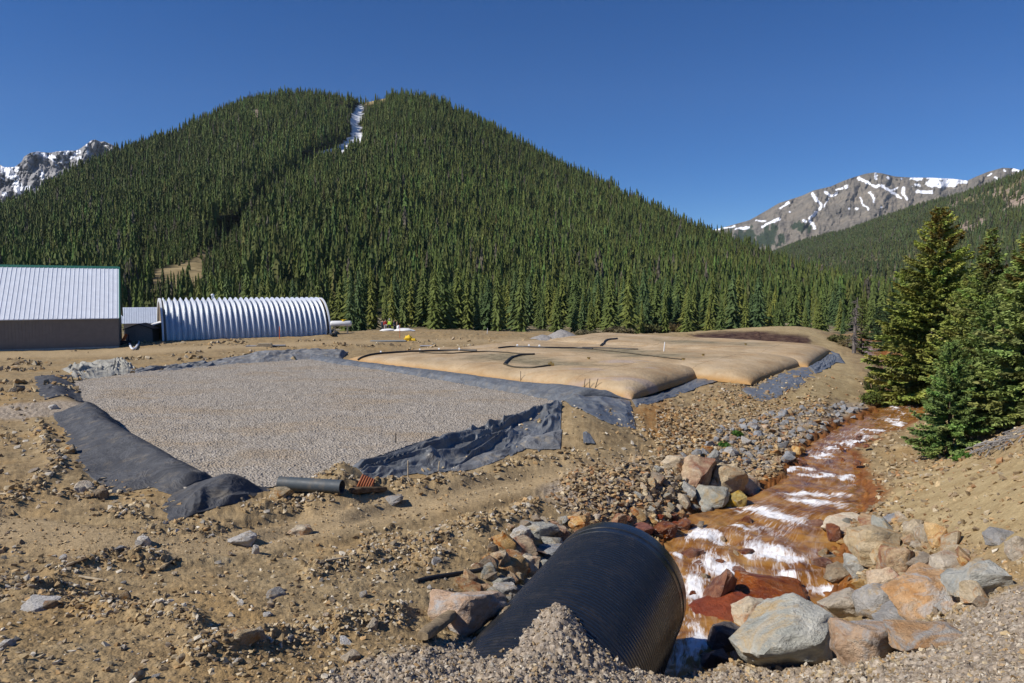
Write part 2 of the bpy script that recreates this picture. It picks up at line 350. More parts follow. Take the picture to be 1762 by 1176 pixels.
N += rough_k * (.4 + .6 * lump + .5 * M_GRAV) * .065 * np.sqrt(np.clip(1 - f1 * 1.5, 0, 1)) * (cid > .4)
f1, f2, cid = worley(GX * 15, GY * 15, 47)
N += (.3 + .7 * rough_k) * (.6 + .8 * M_GRAV) * .030 * np.sqrt(np.clip(1 - f1 * 1.4, 0, 1)) * (RR < 45)
rut = linesd(PXg, PYg + 6 * fbm(GX * .3, GY * .3, 2, 2), [(-300, 930), (150, 948), (420, 935), (640, 885), (860, 838), (1080, 788)])
N += .05 * M_TRACK * (fbm(rut * .16, rut * 0 + GX * .15, 2, 8)); N -= .10 * sstep(13, 3, rut); rut2 = linesd(PXg, PYg, [(250, 985), (470, 960), (700, 915), (960, 845)]); N -= .10 * sstep(11, 3, rut2); rut3 = linesd(PXg, PYg + 5 * fbm(GX * .4, GY * .4, 2, 3), [(-300, 880), (60, 885), (300, 915), (480, 900), (700, 858), (960, 812)]); N -= .09 * sstep(9, 2, rut3)
N = np.where(dC < 0, np.where(dC < -.1, .22 * fbm(GX * 2.5, GY * 2.5, 3, 61), 0), N)
H1 = H0 + N * quiet
print('terrain relief', round(time.time() - T0, 1))
def _idx(x, y):
    th = np.arctan2(x, y); r = np.hypot(x, y)
    return (th - TH0) / (TH1 - TH0) * (NTH - 1), (r ** -.5 - qs[0]) / (qs[-1] - qs[0]) * (NR - 1)
def gz(x, y, base=False): return bil(H0 if base else H1, *_idx(np.asarray(x, float), np.asarray(y, float)))
EXTRA = []                    # other surfaces things can lie on: functions (x, y) -> z
def on(px, py, base=False, extra=False):        # first ground point on the line of sight
    x, y, z = ray(px, py); Ys = np.exp(np.linspace(math.log(3), math.log(380), 5000)); t = Ys / y
    g = gz(x * t, y * t, base)
    if extra:
        for f in EXTRA: g = np.maximum(g, f(x * t, y * t))
    k = np.argmax(CZ + z * t < g)
    if k == 0: k = len(Ys) - 1
    return np.array([x * t[k], y * t[k], g[k]])
# ------------------------------------------------------------------ ground
def ground_mat():
    t = NT('ground_dirt', .95, .12)
    A = t.sep(t.attr('ma')); B = t.sep(t.attr('mb'))
    big = t.noise(.35, 4, .6); mid = t.noise(2.2, 5, .65); fine = t.noise(16, 4, .7)
    base = t.ramp(mid, [(.26, (.155, .112, .058)), (.42, (.265, .195, .105)), (.58, (.34, .255, .14)), (.78, (.44, .345, .205))])
    base = t.mix(t.ramp(big, [(.42, 0), (.62, .6)]), base, (.34, .235, .115, 1))
    base = t.mix(t.ramp(t.noise(.7, 6, .7, None, .6), [(.50, 0), (.66, .62)]), base, (.155, .112, .062, 1)); base = t.mix(t.ramp(t.noise(.22, 3, .6, t.map(t.pos(), (1, 1, 1), (0, 0, 1.1))), [(.55, 0), (.68, .5)]), base, (.36, .225, .085, 1))
    track = t.mix(t.ramp(fine, [(.3, 0), (.7, 1)]), (.33, .24, .13, 1), (.44, .335, .195, 1)); base = t.mix(t.math('MULTIPLY', B[0], .9), base, track)
    grv = t.ramp(t.sep(t.vor(13))[0], [(0, (.14, .11, .08)), (.3, (.25, .20, .14)), (.6, (.35, .285, .205)), (.85, (.41, .33, .23)), (1, (.52, .46, .36))])
    grv = t.mix(.5, grv, t.ramp(t.sep(t.vor(26))[1], [(0, (.16, .13, .10)), (.5, (.30, .25, .20)), (1, (.48, .42, .35))]))
    base = t.mix(A[0], base, grv)
    org = t.mix(t.ramp(mid, [(.35, 0), (.65, 1)]), (.30, .135, .035, 1), (.42, .25, .095, 1)); base = t.mix(t.math('MULTIPLY', A[1], .8), base, org)
    slud = t.mix(t.ramp(t.noise(.8, 5, .7), [(.42, 0), (.6, 1)]), (.045, .022, .018, 1), (.12, .075, .05, 1)); base = t.mix(A[2], base, slud)
    dry = t.mix(t.ramp(t.noise(1.1, 6, .7), [(.35, 0), (.65, 1)]), (.32, .235, .115, 1), (.47, .37, .20, 1)); base = t.mix(t.math('MULTIPLY', B[1], .75), base, dry)
    val = t.ramp(t.noise(.12, 5, .65), [(.35, (.12, .11, .045)), (.5, (.25, .20, .11)), (.68, (.33, .29, .22))]); base = t.mix(B[2], base, val)
    rst = t.mix(t.ramp(mid, [(.35, 0), (.65, 1)]), (.13, .045, .014, 1), (.30, .125, .035, 1)); base = t.mix(t.sep(t.attr('mc'))[0], base, rst)
    sp = t.sep(t.vor(22)); speck = t.ramp(sp[0], [(0, .72), (.5, .98), (.88, 1.08), (1, 1.45)])
    base = t.mix(.55, base, t.mix(1, base, speck, 'MULTIPLY'))
    base = t.mix(.45, base, t.mix(1, base, t.ramp(fine, [(.25, .55), (.5, 1), (.75, 1.4)]), 'MULTIPLY'))
    t.rough(t.ramp(t.sep(t.attr('mc'))[0], [(.5, .95), (1, .45)]))
    h = t.math('ADD', t.math('MULTIPLY', fine, .6), t.math('MULTIPLY', t.vor(30, out='Distance'), -.5))
    t.bump(h, .55, .03); return t.col(base)
_z = np.zeros_like(H1)
st = lambda *a: np.stack([x.ravel() for x in a], 1)
ground = mesh_np('ground', st(GX, GY, H1), gridfaces(NTH, NR), ground_mat(), attrs={'ma': st(M_GRAV, M_ORNG, M_SLUD), 'mb': st(M_TRACK, M_DRY, M_VAL), 'mc': st(M_WET, M_WET, M_WET)})
tag(ground, kind='structure')

# gravel bed of the empty cell
def gravel_mat():
    t = NT('bed_gravel', .9, .2)
    a = t.ramp(t.sep(t.vor(26))[0], [(0, (.15, .13, .105)), (.3, (.27, .235, .19)), (.65, (.38, .335, .275)), (.9, (.46, .42, .36)), (1, (.62, .58, .52))])
    b = t.ramp(t.sep(t.vor(14))[1], [(0, (.18, .155, .12)), (.35, (.30, .26, .21)), (.7, (.38, .335, .275)), (1, (.50, .46, .40))])
    c = t.mix(.5, a, b)
    c = t.mix(t.ramp(t.noise(.16, 5, .7, t.map(t.pos(), (1, 2.0, 1))), [(.48, 0), (.66, .8)]), c, t.mix(.55, c, (.32, .225, .12, 1)))
    c = t.mix(.35, c, t.mix(1, c, t.ramp(t.noise(.5, 5, .7), [(.3, .8), (.7, 1.2)]), 'MULTIPLY'))
    t.bump(t.vor(12, out='Distance'), 1.0, .06); return t.col(c)
_pa = np.array(PAD); _gx = np.arange(_pa[:, 0].min() - .6, _pa[:, 0].max() + .6, .085); _gy = np.arange(_pa[:, 1].min() - .6, _pa[:, 1].max() + .6, .11)
px_, py_ = np.meshgrid(_gx, _gy, indexing='ij'); sd = polysd(px_, py_, PAD)
wf1, wf2, wc = worley(px_ * 4.5, py_ * 4.5, 91)
pz = .05 * fbm(px_ * .3, py_ * .3, 3, 92) + .06 * np.sqrt(np.clip(1 - wf1 * 1.3, 0, 1)) * wc + .03 * fbm(px_ * 2, py_ * 2, 3, 94)
_fc = gridfaces(len(_gx), len(_gy)); _k = (sd.ravel()[_fc] < .25).all(1); _fc = _fc[_k]
_us = np.unique(_fc); _mp = np.zeros(px_.size, int); _mp[_us] = np.arange(len(_us))
tag(mesh_np('gravel_bed', st(px_, py_, pz)[_us], _mp[_fc], gravel_mat()), kind='structure')

# creek water
def water_mat():
    t = NT('creek_water', .12, .5); t.b.inputs['IOR'].default_value = 1.33
    fo = t.sep(t.attr('foam')); fl = t.n('ShaderNodeAttribute', attribute_name='flow').outputs['Vector']
    st1 = t.noise(3.2, 6, .68, t.map(fl, (.30, 1.5, 1)), 1.2); st3 = t.noise(9, 4, .65, t.map(fl, (.25, 1.3, 1)), .8)
    st2 = t.noise(1.1, 5, .65, None, .5); cob = t.ramp(t.vor(2.6, out='Distance'), [(.15, 1.0), (.55, 0)])
    deep = t.ramp(st2, [(.30, (.09, .032, .006)), (.44, (.21, .085, .016)), (.56, (.31, .15, .034)), (.70, (.38, .215, .07))])
    deep = t.mix(t.math('MULTIPLY', cob, .45), deep, t.ramp(t.sep(t.vor(2.6))[0], [(0, (.28, .105, .025)), (.5, (.38, .22, .075)), (1, (.13, .06, .02))]))
    deep = t.mix(t.ramp(st1, [(.47, 0), (.72, .30)]), deep, (.42, .27, .15, 1))
    k = t.math('ADD', fo[0], t.math('MULTIPLY', t.math('SUBTRACT', st1, .5), 1.5)); k = t.math('ADD', k, t.math('MULTIPLY', t.math('SUBTRACT', st3, .5), 1.7))
    fm = t.math('MULTIPLY', t.ramp(k, [(.32, 0), (.95, 1)]), t.ramp(fo[0], [(.02, 0), (.25, 1)]))
    fm = t.math('MAXIMUM', fm, t.math('MULTIPLY', t.ramp(st1, [(.50, 0), (.70, .72)]), fo[1]))
    c = t.mix(fm, deep, (.82, .82, .83, 1)); t.rough(t.math('ADD', t.math('MULTIPLY', fm, .5), .16))
    t.bump(t.math('ADD', t.noise(5, 4, .6), st1), .4, .06); return t.col(c)
SL = catmull(_L, 40); SR = catmull(_Rr, 40); NT_ = 72
tt = np.linspace(-.06, 1.06, NT_); W = SL[:, None] * (1 - tt)[None, :, None] + SR[:, None] * tt[None, :, None]
ds = np.hypot(*np.diff((SL + SR)[:, :2] / 2, axis=0).T); sa = np.r_[0, np.cumsum(ds)]
flow = np.stack([np.repeat(sa[:, None], NT_, 1), np.hypot(*(SR - SL)[:, :2].T)[:, None] * tt[None], np.zeros((len(sa), NT_))], -1)
pxw, pyw = proj(W)
FOAM = [(1405,866,58,9,9),(1335,889,80,12,13),(1212,924,30,15,20),(1338,950,66,17,20),(1250,981,60,19,28),(1204,1016,26,40,10),(1360,1000,34,12,18),(1384,1029,18,14,30),(1427,1010,28,10,8),
        (1397,849,60,6,4),(1455,826,17,5,14),(1420,785,30,4,4),(1478,761,36,7,-6),(1537,727,16,5,0),(1552,708,14,4,0),(1382,806,20,5,2),(1413,820,26,4,6),(1500,745,26,4,-8),(1440,774,22,4,-4),(1290,905,26,5,10),(1170,955,18,10,20),(1185,1100,20,40,0),(1300,960,20,8,20)]
fo = np.zeros(pxw.shape); wpx = pxw + 34 * fbm(W[..., 0] * .9, W[..., 1] * .9, 4, 71); wpy = pyw + 11 * fbm(W[..., 0] * 1.1, W[..., 1] * 1.1, 4, 73)
for cx, cy, ax, ay, an in FOAM:
    an = math.radians(an); dx, dy = wpx - cx, wpy - cy; u = (dx * math.cos(an) + dy * math.sin(an)) / ax; v = (-dx * math.sin(an) + dy * math.cos(an)) / ay
    fo = np.maximum(fo, sstep(1.5, .15, np.hypot(u, v)))
rip = .11 * fbm(W[..., 0] * 1.3, W[..., 1] * 1.3, 4, 75) + .03 * fbm(flow[..., 0] * 1.4, flow[..., 1] * 4, 3, 77) + .07 * fo * (.4 + fbm(W[..., 0] * 4, W[..., 1] * 4, 3, 79))
W[..., 2] += rip; sp = (.15 + .85 * sstep(.40, .68, .5 + .5 * fbm(flow[..., 0] * .30, flow[..., 1] * .7, 3, 81))) * sstep(.02, .22, tt[None]) * sstep(.98, .78, tt[None])
wo = mesh_np('creek_water', W.reshape(-1, 3), gridfaces(len(sa), NT_), water_mat(), attrs={'foam': st(fo, sp, fo)})
_at = wo.data.attributes.new('flow', 'FLOAT_VECTOR', 'POINT'); _at.data.foreach_set('vector', flow.astype(np.float32).ravel()); tag(wo, kind='structure')
print('ground done', round(time.time() - T0, 1))

# ------------------------------------------------------------------ hills and mountains: swept along lines of sight so that the skyline is right, at true distances
class Slope:
    def __init__(s, crest, foot_py, rf, rc, px0, px1, nth, nr, g, relief, beyond=.12, drop=0):
        s.px = np.linspace(px0, px1, nth); cx, cy = zip(*crest); cy = np.interp(s.px, cx, cy) + drop
        s.th, s.ec = ang(s.px, cy); _, s.ef = ang(s.px, np.full(nth, float(foot_py)) if np.isscalar(foot_py) else np.interp(s.px, *zip(*foot_py)))
        if np.isscalar(foot_py): s.ef = np.interp(s.px, [881 - 1e5, 881 + 1e5], [-8.0 / 1, -8.0 / 1]) / (rf if np.isscalar(rf) else np.interp(s.px, *zip(*rf)))
        s.rf = np.full(nth, float(rf)) if np.isscalar(rf) else np.interp(s.px, *zip(*rf)); s.rc = np.full(nth, float(rc)) if np.isscalar(rc) else np.interp(s.px, *zip(*rc))
        t = np.linspace(0, 1 + beyond, nr); T = np.minimum(t, 1)[None, :]
        E = s.ef[:, None] + (s.ec - s.ef)[:, None] * T ** g
        R = s.rf[:, None] + (s.rc - s.rf)[:, None] * t[None, :]
        E = E - np.maximum(t - 1, 0)[None, :] * .5 * np.abs(s.ec)[:, None]
        TH = np.repeat(s.th[:, None], nr, 1); X, Y = R * np.sin(TH), R * np.cos(TH)
        P = np.stack([X, Y, CZ + R * E], -1); s.T = np.repeat(t[None], nth, 0)
        s.ppx, s.ppy = proj(P); s.ppx = np.repeat(s.px[:, None], nr, 1)
        R = R + relief(X, Y, s.ppx, s.ppy, R) * np.clip(t * 3, 0, 1)[None]
        s.P = np.stack([R * np.sin(TH), R * np.cos(TH), CZ + R * E], -1); s.nth, s.nr = nth, nr
    def mesh(s, name, m, attrs=None): return tag(mesh_np(name, s.P.reshape(-1, 3), gridfaces(s.nth, s.nr), m, attrs=attrs), kind='structure')
    def sample(s, n, rs_):    # random surface points, even over the map
        a = s.P; A = np.linalg.norm(np.cross((a[1:, :-1] - a[:-1, :-1])[..., :2], (a[:-1, 1:] - a[:-1, :-1])[..., :2])[..., None], axis=-1).ravel()
        c = np.cumsum(A); k = np.searchsorted(c, rs_.rand(n) * c[-1]); i, j = k // (s.nr - 1), k % (s.nr - 1); u, v = rs_.rand(2, n)[..., None]
        f = lambda G: (G[i, j] * (1 - u) + G[i + 1, j] * u) * (1 - v) + (G[i, j + 1] * (1 - u) + G[i + 1, j + 1] * u) * v
        return f(a), f(s.ppx[..., None])[:, 0], f(s.ppy[..., None])[:, 0], f(s.T[..., None])[:, 0], c[-1]
GULLY = [(640, 165), (622, 190), (614, 235), (580, 258), (540, 272), (500, 305), (470, 332), (440, 362), (400, 395), (362, 440), (345, 480), (330, 520)]
def hill_relief(X, Y, px, py, R):
    gx = np.interp(py, [p[1] for p in GULLY], [p[0] for p in GULLY]); d = px - gx
    return 40 * np.exp(-(np.minimum(np.abs(d), 400) / 34) ** 2) - 34 * sstep(0, 130, d) * sstep(420, 150, d) + 38 * fbm(X * .006, Y * .006, 4, 101) + 10 * fbm(X * .03, Y * .03, 3, 103)
HILLC = [(-500,490),(-300,435),(-100,382),(0,354),(60,328),(100,302),(150,278),(200,256),(250,238),(300,221),(330,200),(370,182),(400,168),(430,158),(480,150),(510,147),(550,153),(600,158),(620,163),(650,157),(680,150),(740,157),(770,168),(800,182),(850,208),(900,238),(950,268),(1000,292),(1050,313),(1100,340),(1150,366),(1200,389),(1250,405),(1300,430),(1350,453),(1400,472),(1450,495),(1490,515),(1560,545),(1640,560)]
hill = Slope(HILLC, 560, [(-500, 230), (900, 240), (1300, 260), (1640, 300)], [(-500, 800), (0, 820), (500, 900), (900, 840), (1250, 700), (1500, 480), (1640, 420)], -500, 1640, 620, 240, .72, hill_relief, drop=15)
snow_d = np.minimum.reduce([linesd(hill.ppx, hill.ppy, [(618, 188), (608, 212), (613, 240), (588, 256)]) / 8.5, linesd(hill.ppx, hill.ppy, [(590, 254), (560, 262), (541, 274)]) / 5])
snow_d = snow_d + .9 * fbm(hill.P[..., 0] * .06, hill.P[..., 2] * .14, 5, 107, .62)
h_snow = sstep(1.0, .7, snow_d)
CLEAR = [(230,510),(262,470),(300,452),(322,448),(345,428),(352,440),(338,470),(338,515),(300,505)]
h_clr = np.maximum(sstep(4, -4, polysd(hill.ppx + 14 * fbm(hill.ppx * .03, hill.ppy * .06, 3, 5), hill.ppy, CLEAR)), sstep(0, -3, hill.ppy - 160) * sstep(40, 20, np.abs(hill.ppx - 645)) * 0)
h_clr = np.maximum(h_clr, sstep(30, 8, np.abs(hill.ppx - 648)) * sstep(.97, .99, hill.T))
h_rock = np.maximum.reduce([sstep(1.2, .6, np.hypot((hill.ppx - x) / a, (hill.ppy - y) / b) + .5 * fbm(hill.ppx * .1, hill.ppy * .1, 3, 9)) for x, y, a, b in [(440, 200, 14, 11), (545, 268, 18, 9), (512, 305, 16, 8), (555, 272, 10, 5), (470, 318, 12, 6), (310, 268, 8, 3)]])
def hill_mat():
    t = NT('hill_forest_floor', .95, .1); A = t.sep(t.attr('ma'))
    b = t.ramp(t.noise(.05, 5, .65), [(.35, (.022, .026, .012)), (.6, (.05, .05, .022)), (.75, (.085, .07, .035))])
    b = t.mix(A[1], b, t.ramp(t.noise(.12, 5, .7), [(.35, (.17, .13, .06)), (.65, (.36, .28, .15))]))
    b = t.mix(A[2], b, t.ramp(t.noise(.25, 5, .7), [(.3, (.11, .085, .065)), (.6, (.30, .23, .18))]))
    return t.col(t.mix(A[0], b, (.80, .82, .86, 1)))
hill.mesh('forest_hill', hill_mat(), {'ma': st(h_snow, h_clr, h_rock)})

# the side of the valley to the right, wooded
def vs_relief(X, Y, px, py, R): return 90 * fbm(X * .004, Y * .004, 4, 121) + 150 * ridged(X * .0022, Y * .0012, 3, 123) - 75 + 14 * fbm(X * .03, Y * .03, 3, 125)
VSC = [(1180,480),(1230,455),(1280,440),(1330,428),(1390,405),(1420,398),(1450,392),(1480,382),(1530,365),(1560,355),(1600,343),(1650,331),(1680,321),(1700,314),(1725,306),(1762,293),(1900,245),(2100,180),(2300,150)]
vside = Slope(VSC, 560, [(1180, 500), (1450, 420), (1762, 300), (2300, 180)], [(1180, 2200), (1450, 1750), (1762, 1250), (2300, 900)], 1180, 2300, 420, 220, .8, vs_relief, drop=9)
_n1 = fbm(vside.P[..., 0] * .012, vside.P[..., 2] * .018, 4, 127)
v_open = np.maximum(sstep(0, .24, _n1 + .25 * sstep(430, 520, vside.ppy) * sstep(1640, 1560, vside.ppx) + .22 * sstep(1600, 1700, vside.ppx) * sstep(380, 320, vside.ppy) - .12), sstep(1.2, .6, np.hypot((vside.ppx - 1520) / 42, (vside.ppy - 492) / 22) + .5 * _n1))
v_rock = np.maximum.reduce([sstep(1.2, .7, np.hypot((vside.ppx - x) / a, (vside.ppy - y) / b) + .6 * fbm(vside.ppx * .06, vside.ppy * .08, 3, 9)) for x, y, a, b in [(1748, 350, 26, 22), (1665, 395, 20, 12), (1692, 385, 10, 8), (1500, 495, 40, 20), (1715, 330, 8, 6), (1640, 355, 12, 8)]])
v_veg = sstep(1.1, .5, np.hypot((vside.ppx - 1500) / 30, (vside.ppy - 512) / 12))
def vs_mat():
    t = NT('valley_side_ground', .95, .1); A = t.sep(t.attr('ma'))
    b = t.ramp(t.noise(.03, 5, .65), [(.35, (.04, .045, .022)), (.6, (.075, .07, .034)), (.75, (.12, .10, .05))])
    b = t.mix(A[0], b, t.ramp(t.noise(.05, 5, .7), [(.35, (.12, .105, .05)), (.65, (.26, .21, .125))]))
    b = t.mix(A[1], b, t.ramp(t.noise(.1, 5, .7), [(.3, (.16, .125, .10)), (.6, (.33, .26, .205))]))
    return t.col(t.mix(t.math('MULTIPLY', A[2], .8), b, (.17, .17, .05, 1)))
vside.mesh('wooded_valley_side', vs_mat(), {'ma': st(v_open, v_rock, v_veg)})

def mountain(name, crest, rf, rc, foot, px0, px1, nth, nr, g, relief, snow, colors, seed, extra=None):
    s = Slope(crest, [(px0, foot), (px1, foot)], rf, rc, px0, px1, nth, nr, g, relief)
    wx = s.ppx + 4 * fbm(s.ppx * .09, s.ppy * .09, 4, seed); wy = s.ppy + 3 * fbm(s.ppx * .09 + 5, s.ppy * .09, 4, seed + 3)
    sn = np.full(s.ppx.shape, 9.0)
    for pts, r in snow:
        if len(pts) == 1: pts = [pts[0], (pts[0][0] + .5, pts[0][1])]
        sn = np.minimum(sn, linesd(wx, wy, pts) / r)
    m = sstep(1.15, .85, sn + .75 * fbm(s.ppx * .22, s.ppy * .28, 5, seed + 7, .62))
    ex = extra(s) if extra else np.zeros_like(m)
    t = NT(name + '_rock', .95, .1); A = t.sep(t.attr('ma')); k = .0035
    b = t.ramp(t.noise(k, 6, .68), [(.33, colors[0]), (.5, colors[1]), (.68, colors[2])])
    b = t.mix(.5, b, t.mix(1, b, t.ramp(t.noise(k * 8, 5, .7), [(.3, .6), (.7, 1.4)]), 'MULTIPLY'))
    b = t.mix(A[1], b, t.ramp(t.noise(.04, 4, .7), [(.3, (.02, .035, .02)), (.7, (.05, .065, .035))]))
    t.col(t.mix(A[0], b, (.84, .86, .90, 1)))
    return s.mesh(name, t.m, {'ma': st(m, ex, m)})
def q1(pts): return [(1230 + x / 3.312, 270 + y / 3.312) for x, y in pts]
def q2(pts): return [(x / 8.01, 220 + y / 8.01) for x, y in pts]
SNR = [([(560,215),(580,245),(610,275),(595,300)], 2.2), ([(625,205),(660,222),(690,210)], 2.6), ([(690,190),(725,180)], 1.6), ([(820,120),(870,145),(925,175),(940,165)], 2.4), ([(920,98),(922,130)], 2.6), ([(960,165),(1000,195),(1060,235)], 2.4), ([(1000,195),(1040,180)], 1.6),
       ([(1075,180),(1085,215),(1105,245)], 3), ([(1120,125),(1180,125)], 2.6), ([(1215,122),(1330,130),(1440,142)], 2.8), ([(1225,152),(1280,160),(1360,152)], 6), ([(1155,200),(1240,205)], 2.6), ([(890,205),(910,225),(915,258)], 2), ([(270,400),(330,370),(370,350)], 2.2),
       ([(580,320),(545,355),(560,385),(575,410)], 2.4), ([(830,235),(845,265),(885,300)], 1.4), ([(370,290),(425,265)], 1.6), ([(630,280),(660,240)], 1.2), ([(1142,162),(1165,163)], 2.6), ([(750,170)], 3.6), ([(0,415),(110,395)], 1.3), ([(120,410),(190,405)], 1.8), ([(240,365),(290,362)], 1.4), ([(1650,72)], 2.4), ([(1550,110),(1575,100)], 1.6), ([(1600,120),(1630,135)], 2.4), ([(1700,76),(1745,74)], 2.4), ([(985,120)], 2), ([(1060,128)], 2), ([(770,300)], 2), ([(815,300)], 2.2), ([(515,362)], 2.4), ([(960,285)], 1.6), ([(425,315)], 1.6)]
SNR = [(q1(p), r) for p, r in SNR]
def mr_relief(X, Y, px, py, R): return 320 * ridged(px * .012 + py * .006, py * .004, 4, 141) - 160 + 90 * fbm(px * .05, py * .03, 4, 143) + 30 * fbm(px * .2, py * .15, 3, 145)
def mr_extra(s): return np.maximum.reduce([sstep(1.15, .8, np.hypot((s.ppx - x) / a, (s.ppy - y) / b) + 1.3 * fbm(s.ppx * .16, s.ppy * .09, 5, 9, .62)) for x, y, a, b in [(1283, 412, 28, 18), (1325, 408, 12, 26), (1382, 392, 14, 9), (1345, 412, 8, 10)]])
mountain('snowy_grey_mountain', [(1100,425),(1200,402),(1240,393),(1290,379),(1320,362),(1340,350),(1380,337),(1400,328),(1430,321),(1450,312),(1470,305),(1490,299),(1505,297),(1520,299),(1540,304),(1570,306),(1600,306),(1640,308),(1665,311),(1680,304),(1700,296),(1725,289),(1745,290),(1762,295),(1850,275),(2000,260)], 2300, 4300, 500, 1100, 2000, 760, 300, .9, mr_relief, SNR, [(.10, .092, .08), (.17, .152, .125), (.24, .205, .16)], 150, mr_extra)
SNL = [([(70,560),(180,700),(250,850)], 8), ([(350,830)], 5), ([(200,560),(130,640)], 6), ([(510,345),(620,380),(770,460)], 3), ([(780,330),(1000,325)], 2), ([(870,490),(960,430),(1090,325)], 3.2), ([(840,440),(930,390)], 2.2), ([(870,350),(950,350)], 2.4), ([(700,400),(770,440)], 3), ([(560,600),(555,690)], 2.6), ([(1190,330),(1230,380)], 2.2), ([(1200,240)], 2.4), ([(1060,430),(1100,420)], 2.8), ([(40,930)], 5), ([(1260,180)], 1.5), ([(1450,235)], 2.4), ([(460,365)], 1.6), ([(770,520)], 1.6), ([(10,700),(40,760)], 2)]
SNL = [(q2(p), r) for p, r in SNL]
def ml_relief(X, Y, px, py, R): return 260 * ridged(px * .03 + py * .01, py * .012, 4, 161) - 130 + 130 * fbm(px * .07, py * .05, 4, 163) + 40 * fbm(px * .3, py * .25, 3, 165)
mountain('snowy_crag_mountain', [(-500,330),(-200,300),(-60,275)] + q2([(0,512),(60,545),(200,542),(260,500),(300,465),(330,400),(420,345),(520,328),(620,342),(700,345),(780,328),(900,318),(1050,315),(1120,280),(1200,220),(1260,175),(1310,163),(1390,195),(1440,188),(1530,228),(1700,300),(2400,520)]), 2000, 3200, 480, -500, 330, 640, 300, .9, ml_relief, SNL, [(.15, .15, .155), (.25, .245, .245), (.34, .33, .31)], 170)
print('hills done', round(time.time() - T0, 1))

# ------------------------------------------------------------------ conifers
def leaf_mat():
    t = NT('conifer_foliage', .75, .18); A = t.attr('tint'); o = t.rand()
    c = t.mix(1, A, t.ramp(o, [(0, (1.0, 1.04, .88)), (.35, (1.15, 1.2, .98)), (.7, (1.3, 1.25, .98)), (1, (1.5, 1.4, 1.0))]), 'MULTIPLY')
    t.col(c); tr = t.n('ShaderNodeBsdfTranslucent'); t.put(tr.inputs['Color'], c); mx = t.n('ShaderNodeMixShader'); mx.inputs[0].default_value = .14
    t.t.links.new(t.b.outputs[0], mx.inputs[1]); t.t.links.new(tr.outputs[0], mx.inputs[2]); t.t.links.new(mx.outputs[0], t.t.nodes['Material Output'].inputs['Surface']); return t.m
LEAF = leaf_mat(); BARK = plain('conifer_bark', (.075, .055, .04), .9, .1, var=.4, bump=.4)
DEADWOOD = plain('dead_wood', (.16, .14, .125), .9, .1, var=.35)
def cone_tree(layers, k, rs_, spread=.16, power=.85):    # far conifer: ragged skirts round a stem, unit height
    V = []; Fc = []
    for i in range(layers):
        a = i / layers; z0 = .04 + .96 * a ** .95; z1 = min(1.0, z0 + (1.9 / layers) * (1.15 - .35 * a)); R = spread * (1 - a) ** power * rs_.uniform(.8, 1.2) + .008
        o = len(V); V.append((rs_.uniform(-.008, .008), rs_.uniform(-.008, .008), z1)); ph = rs_.uniform(0, 6)
        for j in range(k):
            q = ph + 2 * math.pi * j / k + rs_.uniform(-.25, .25); rr = R * (rs_.uniform(.85, 1.25) if j % 2 else rs_.uniform(.42, .65))
            V.append((rr * math.cos(q), rr * math.sin(q), z0 - .035 * rr / .1 * rs_.uniform(.3, 1.3) + (0 if j % 2 else .02)))
        Fc += [(o, o + 1 + j, o + 1 + (j + 1) % k) for j in range(k)]
    return np.array(V), np.array(Fc)
def forest(name, P, Hs, protos, rs_, tints, label_kind='stuff'):
    VV = []; FF = []; CC_ = []; off = 0
    which = rs_.randint(0, len(protos), len(P)); lean = rs_.normal(0, .015, (len(P), 2))
    for k, (V, Fc) in enumerate(protos):
        idx = np.where(which == k)[0]; n = len(idx)
        if not n: continue
        a = rs_.rand(n) * 6.28; ca, sa_ = np.cos(a)[:, None], np.sin(a)[:, None]; h = Hs[idx][:, None]; fat = rs_.uniform(.75, 1.25, n)[:, None]
        X = (V[:, 0] * ca - V[:, 1] * sa_) * h * fat + lean[idx, :1] * V[:, 2] * h; Y = (V[:, 0] * sa_ + V[:, 1] * ca) * h * fat + lean[idx, 1:] * V[:, 2] * h; Z = V[:, 2] * h - .03 * h
        VV.append((np.stack([X, Y, Z], -1) + P[idx][:, None]).reshape(-1, 3)); FF.append((Fc[None] + off + (np.arange(n) * len(V))[:, None, None]).reshape(-1, 3))
        c = tints[idx][:, None] * rs_.uniform(.7, 1.3, (n, len(V), 1)); CC_.append(c.reshape(-1, 3)); off += n * len(V)
    o = mesh_np(name, np.vstack(VV), np.vstack(FF), LEAF, smooth=False, attrs={'tint': np.vstack(CC_)}); return tag(o, kind='stuff')
def tint_set(n, rs_, base=(.070, .094, .030), dead=.035, P=None):
    k_ = 1.0 if P is None else (1 + .35 * fbm(P[:, 0] * .01, P[:, 2] * .014, 4, 77))[:, None]
    b = k_ * np.array(base) * rs_.uniform(.65, 1.4, (n, 1)) * (1 + rs_.normal(0, .10, (n, 3))); y = rs_.rand(n, 1) ** 2
    b = b * (1 - .5 * y) + .5 * y * np.array([.115, .118, .030]); d = rs_.rand(n) < dead
    b[d] = np.array([.105, .09, .078]) * rs_.uniform(.6, 1.1, (d.sum(), 1)); return np.clip(b, .008, .3)
fr = np.random.RandomState(5)
PRO = [cone_tree(10, 8, fr, .14) for _ in range(5)] + [cone_tree(9, 7, fr, .115) for _ in range(3)]
P, qx, qy, qt, area = hill.sample(50000, fr)
ok = (qx > -260) & (qx < 1600) & (qt < 1.04)
den = np.ones(len(P)); i_, j_ = np.clip(((qx + 500) / 2140 * 619).astype(int), 0, 619), np.clip((qt / 1.12 * 239).astype(int), 0, 239)
den *= 1 - np.clip(h_snow[i_, j_] * 1.3 + h_clr[i_, j_] * .93 + h_rock[i_, j_] * .9, 0, 1)
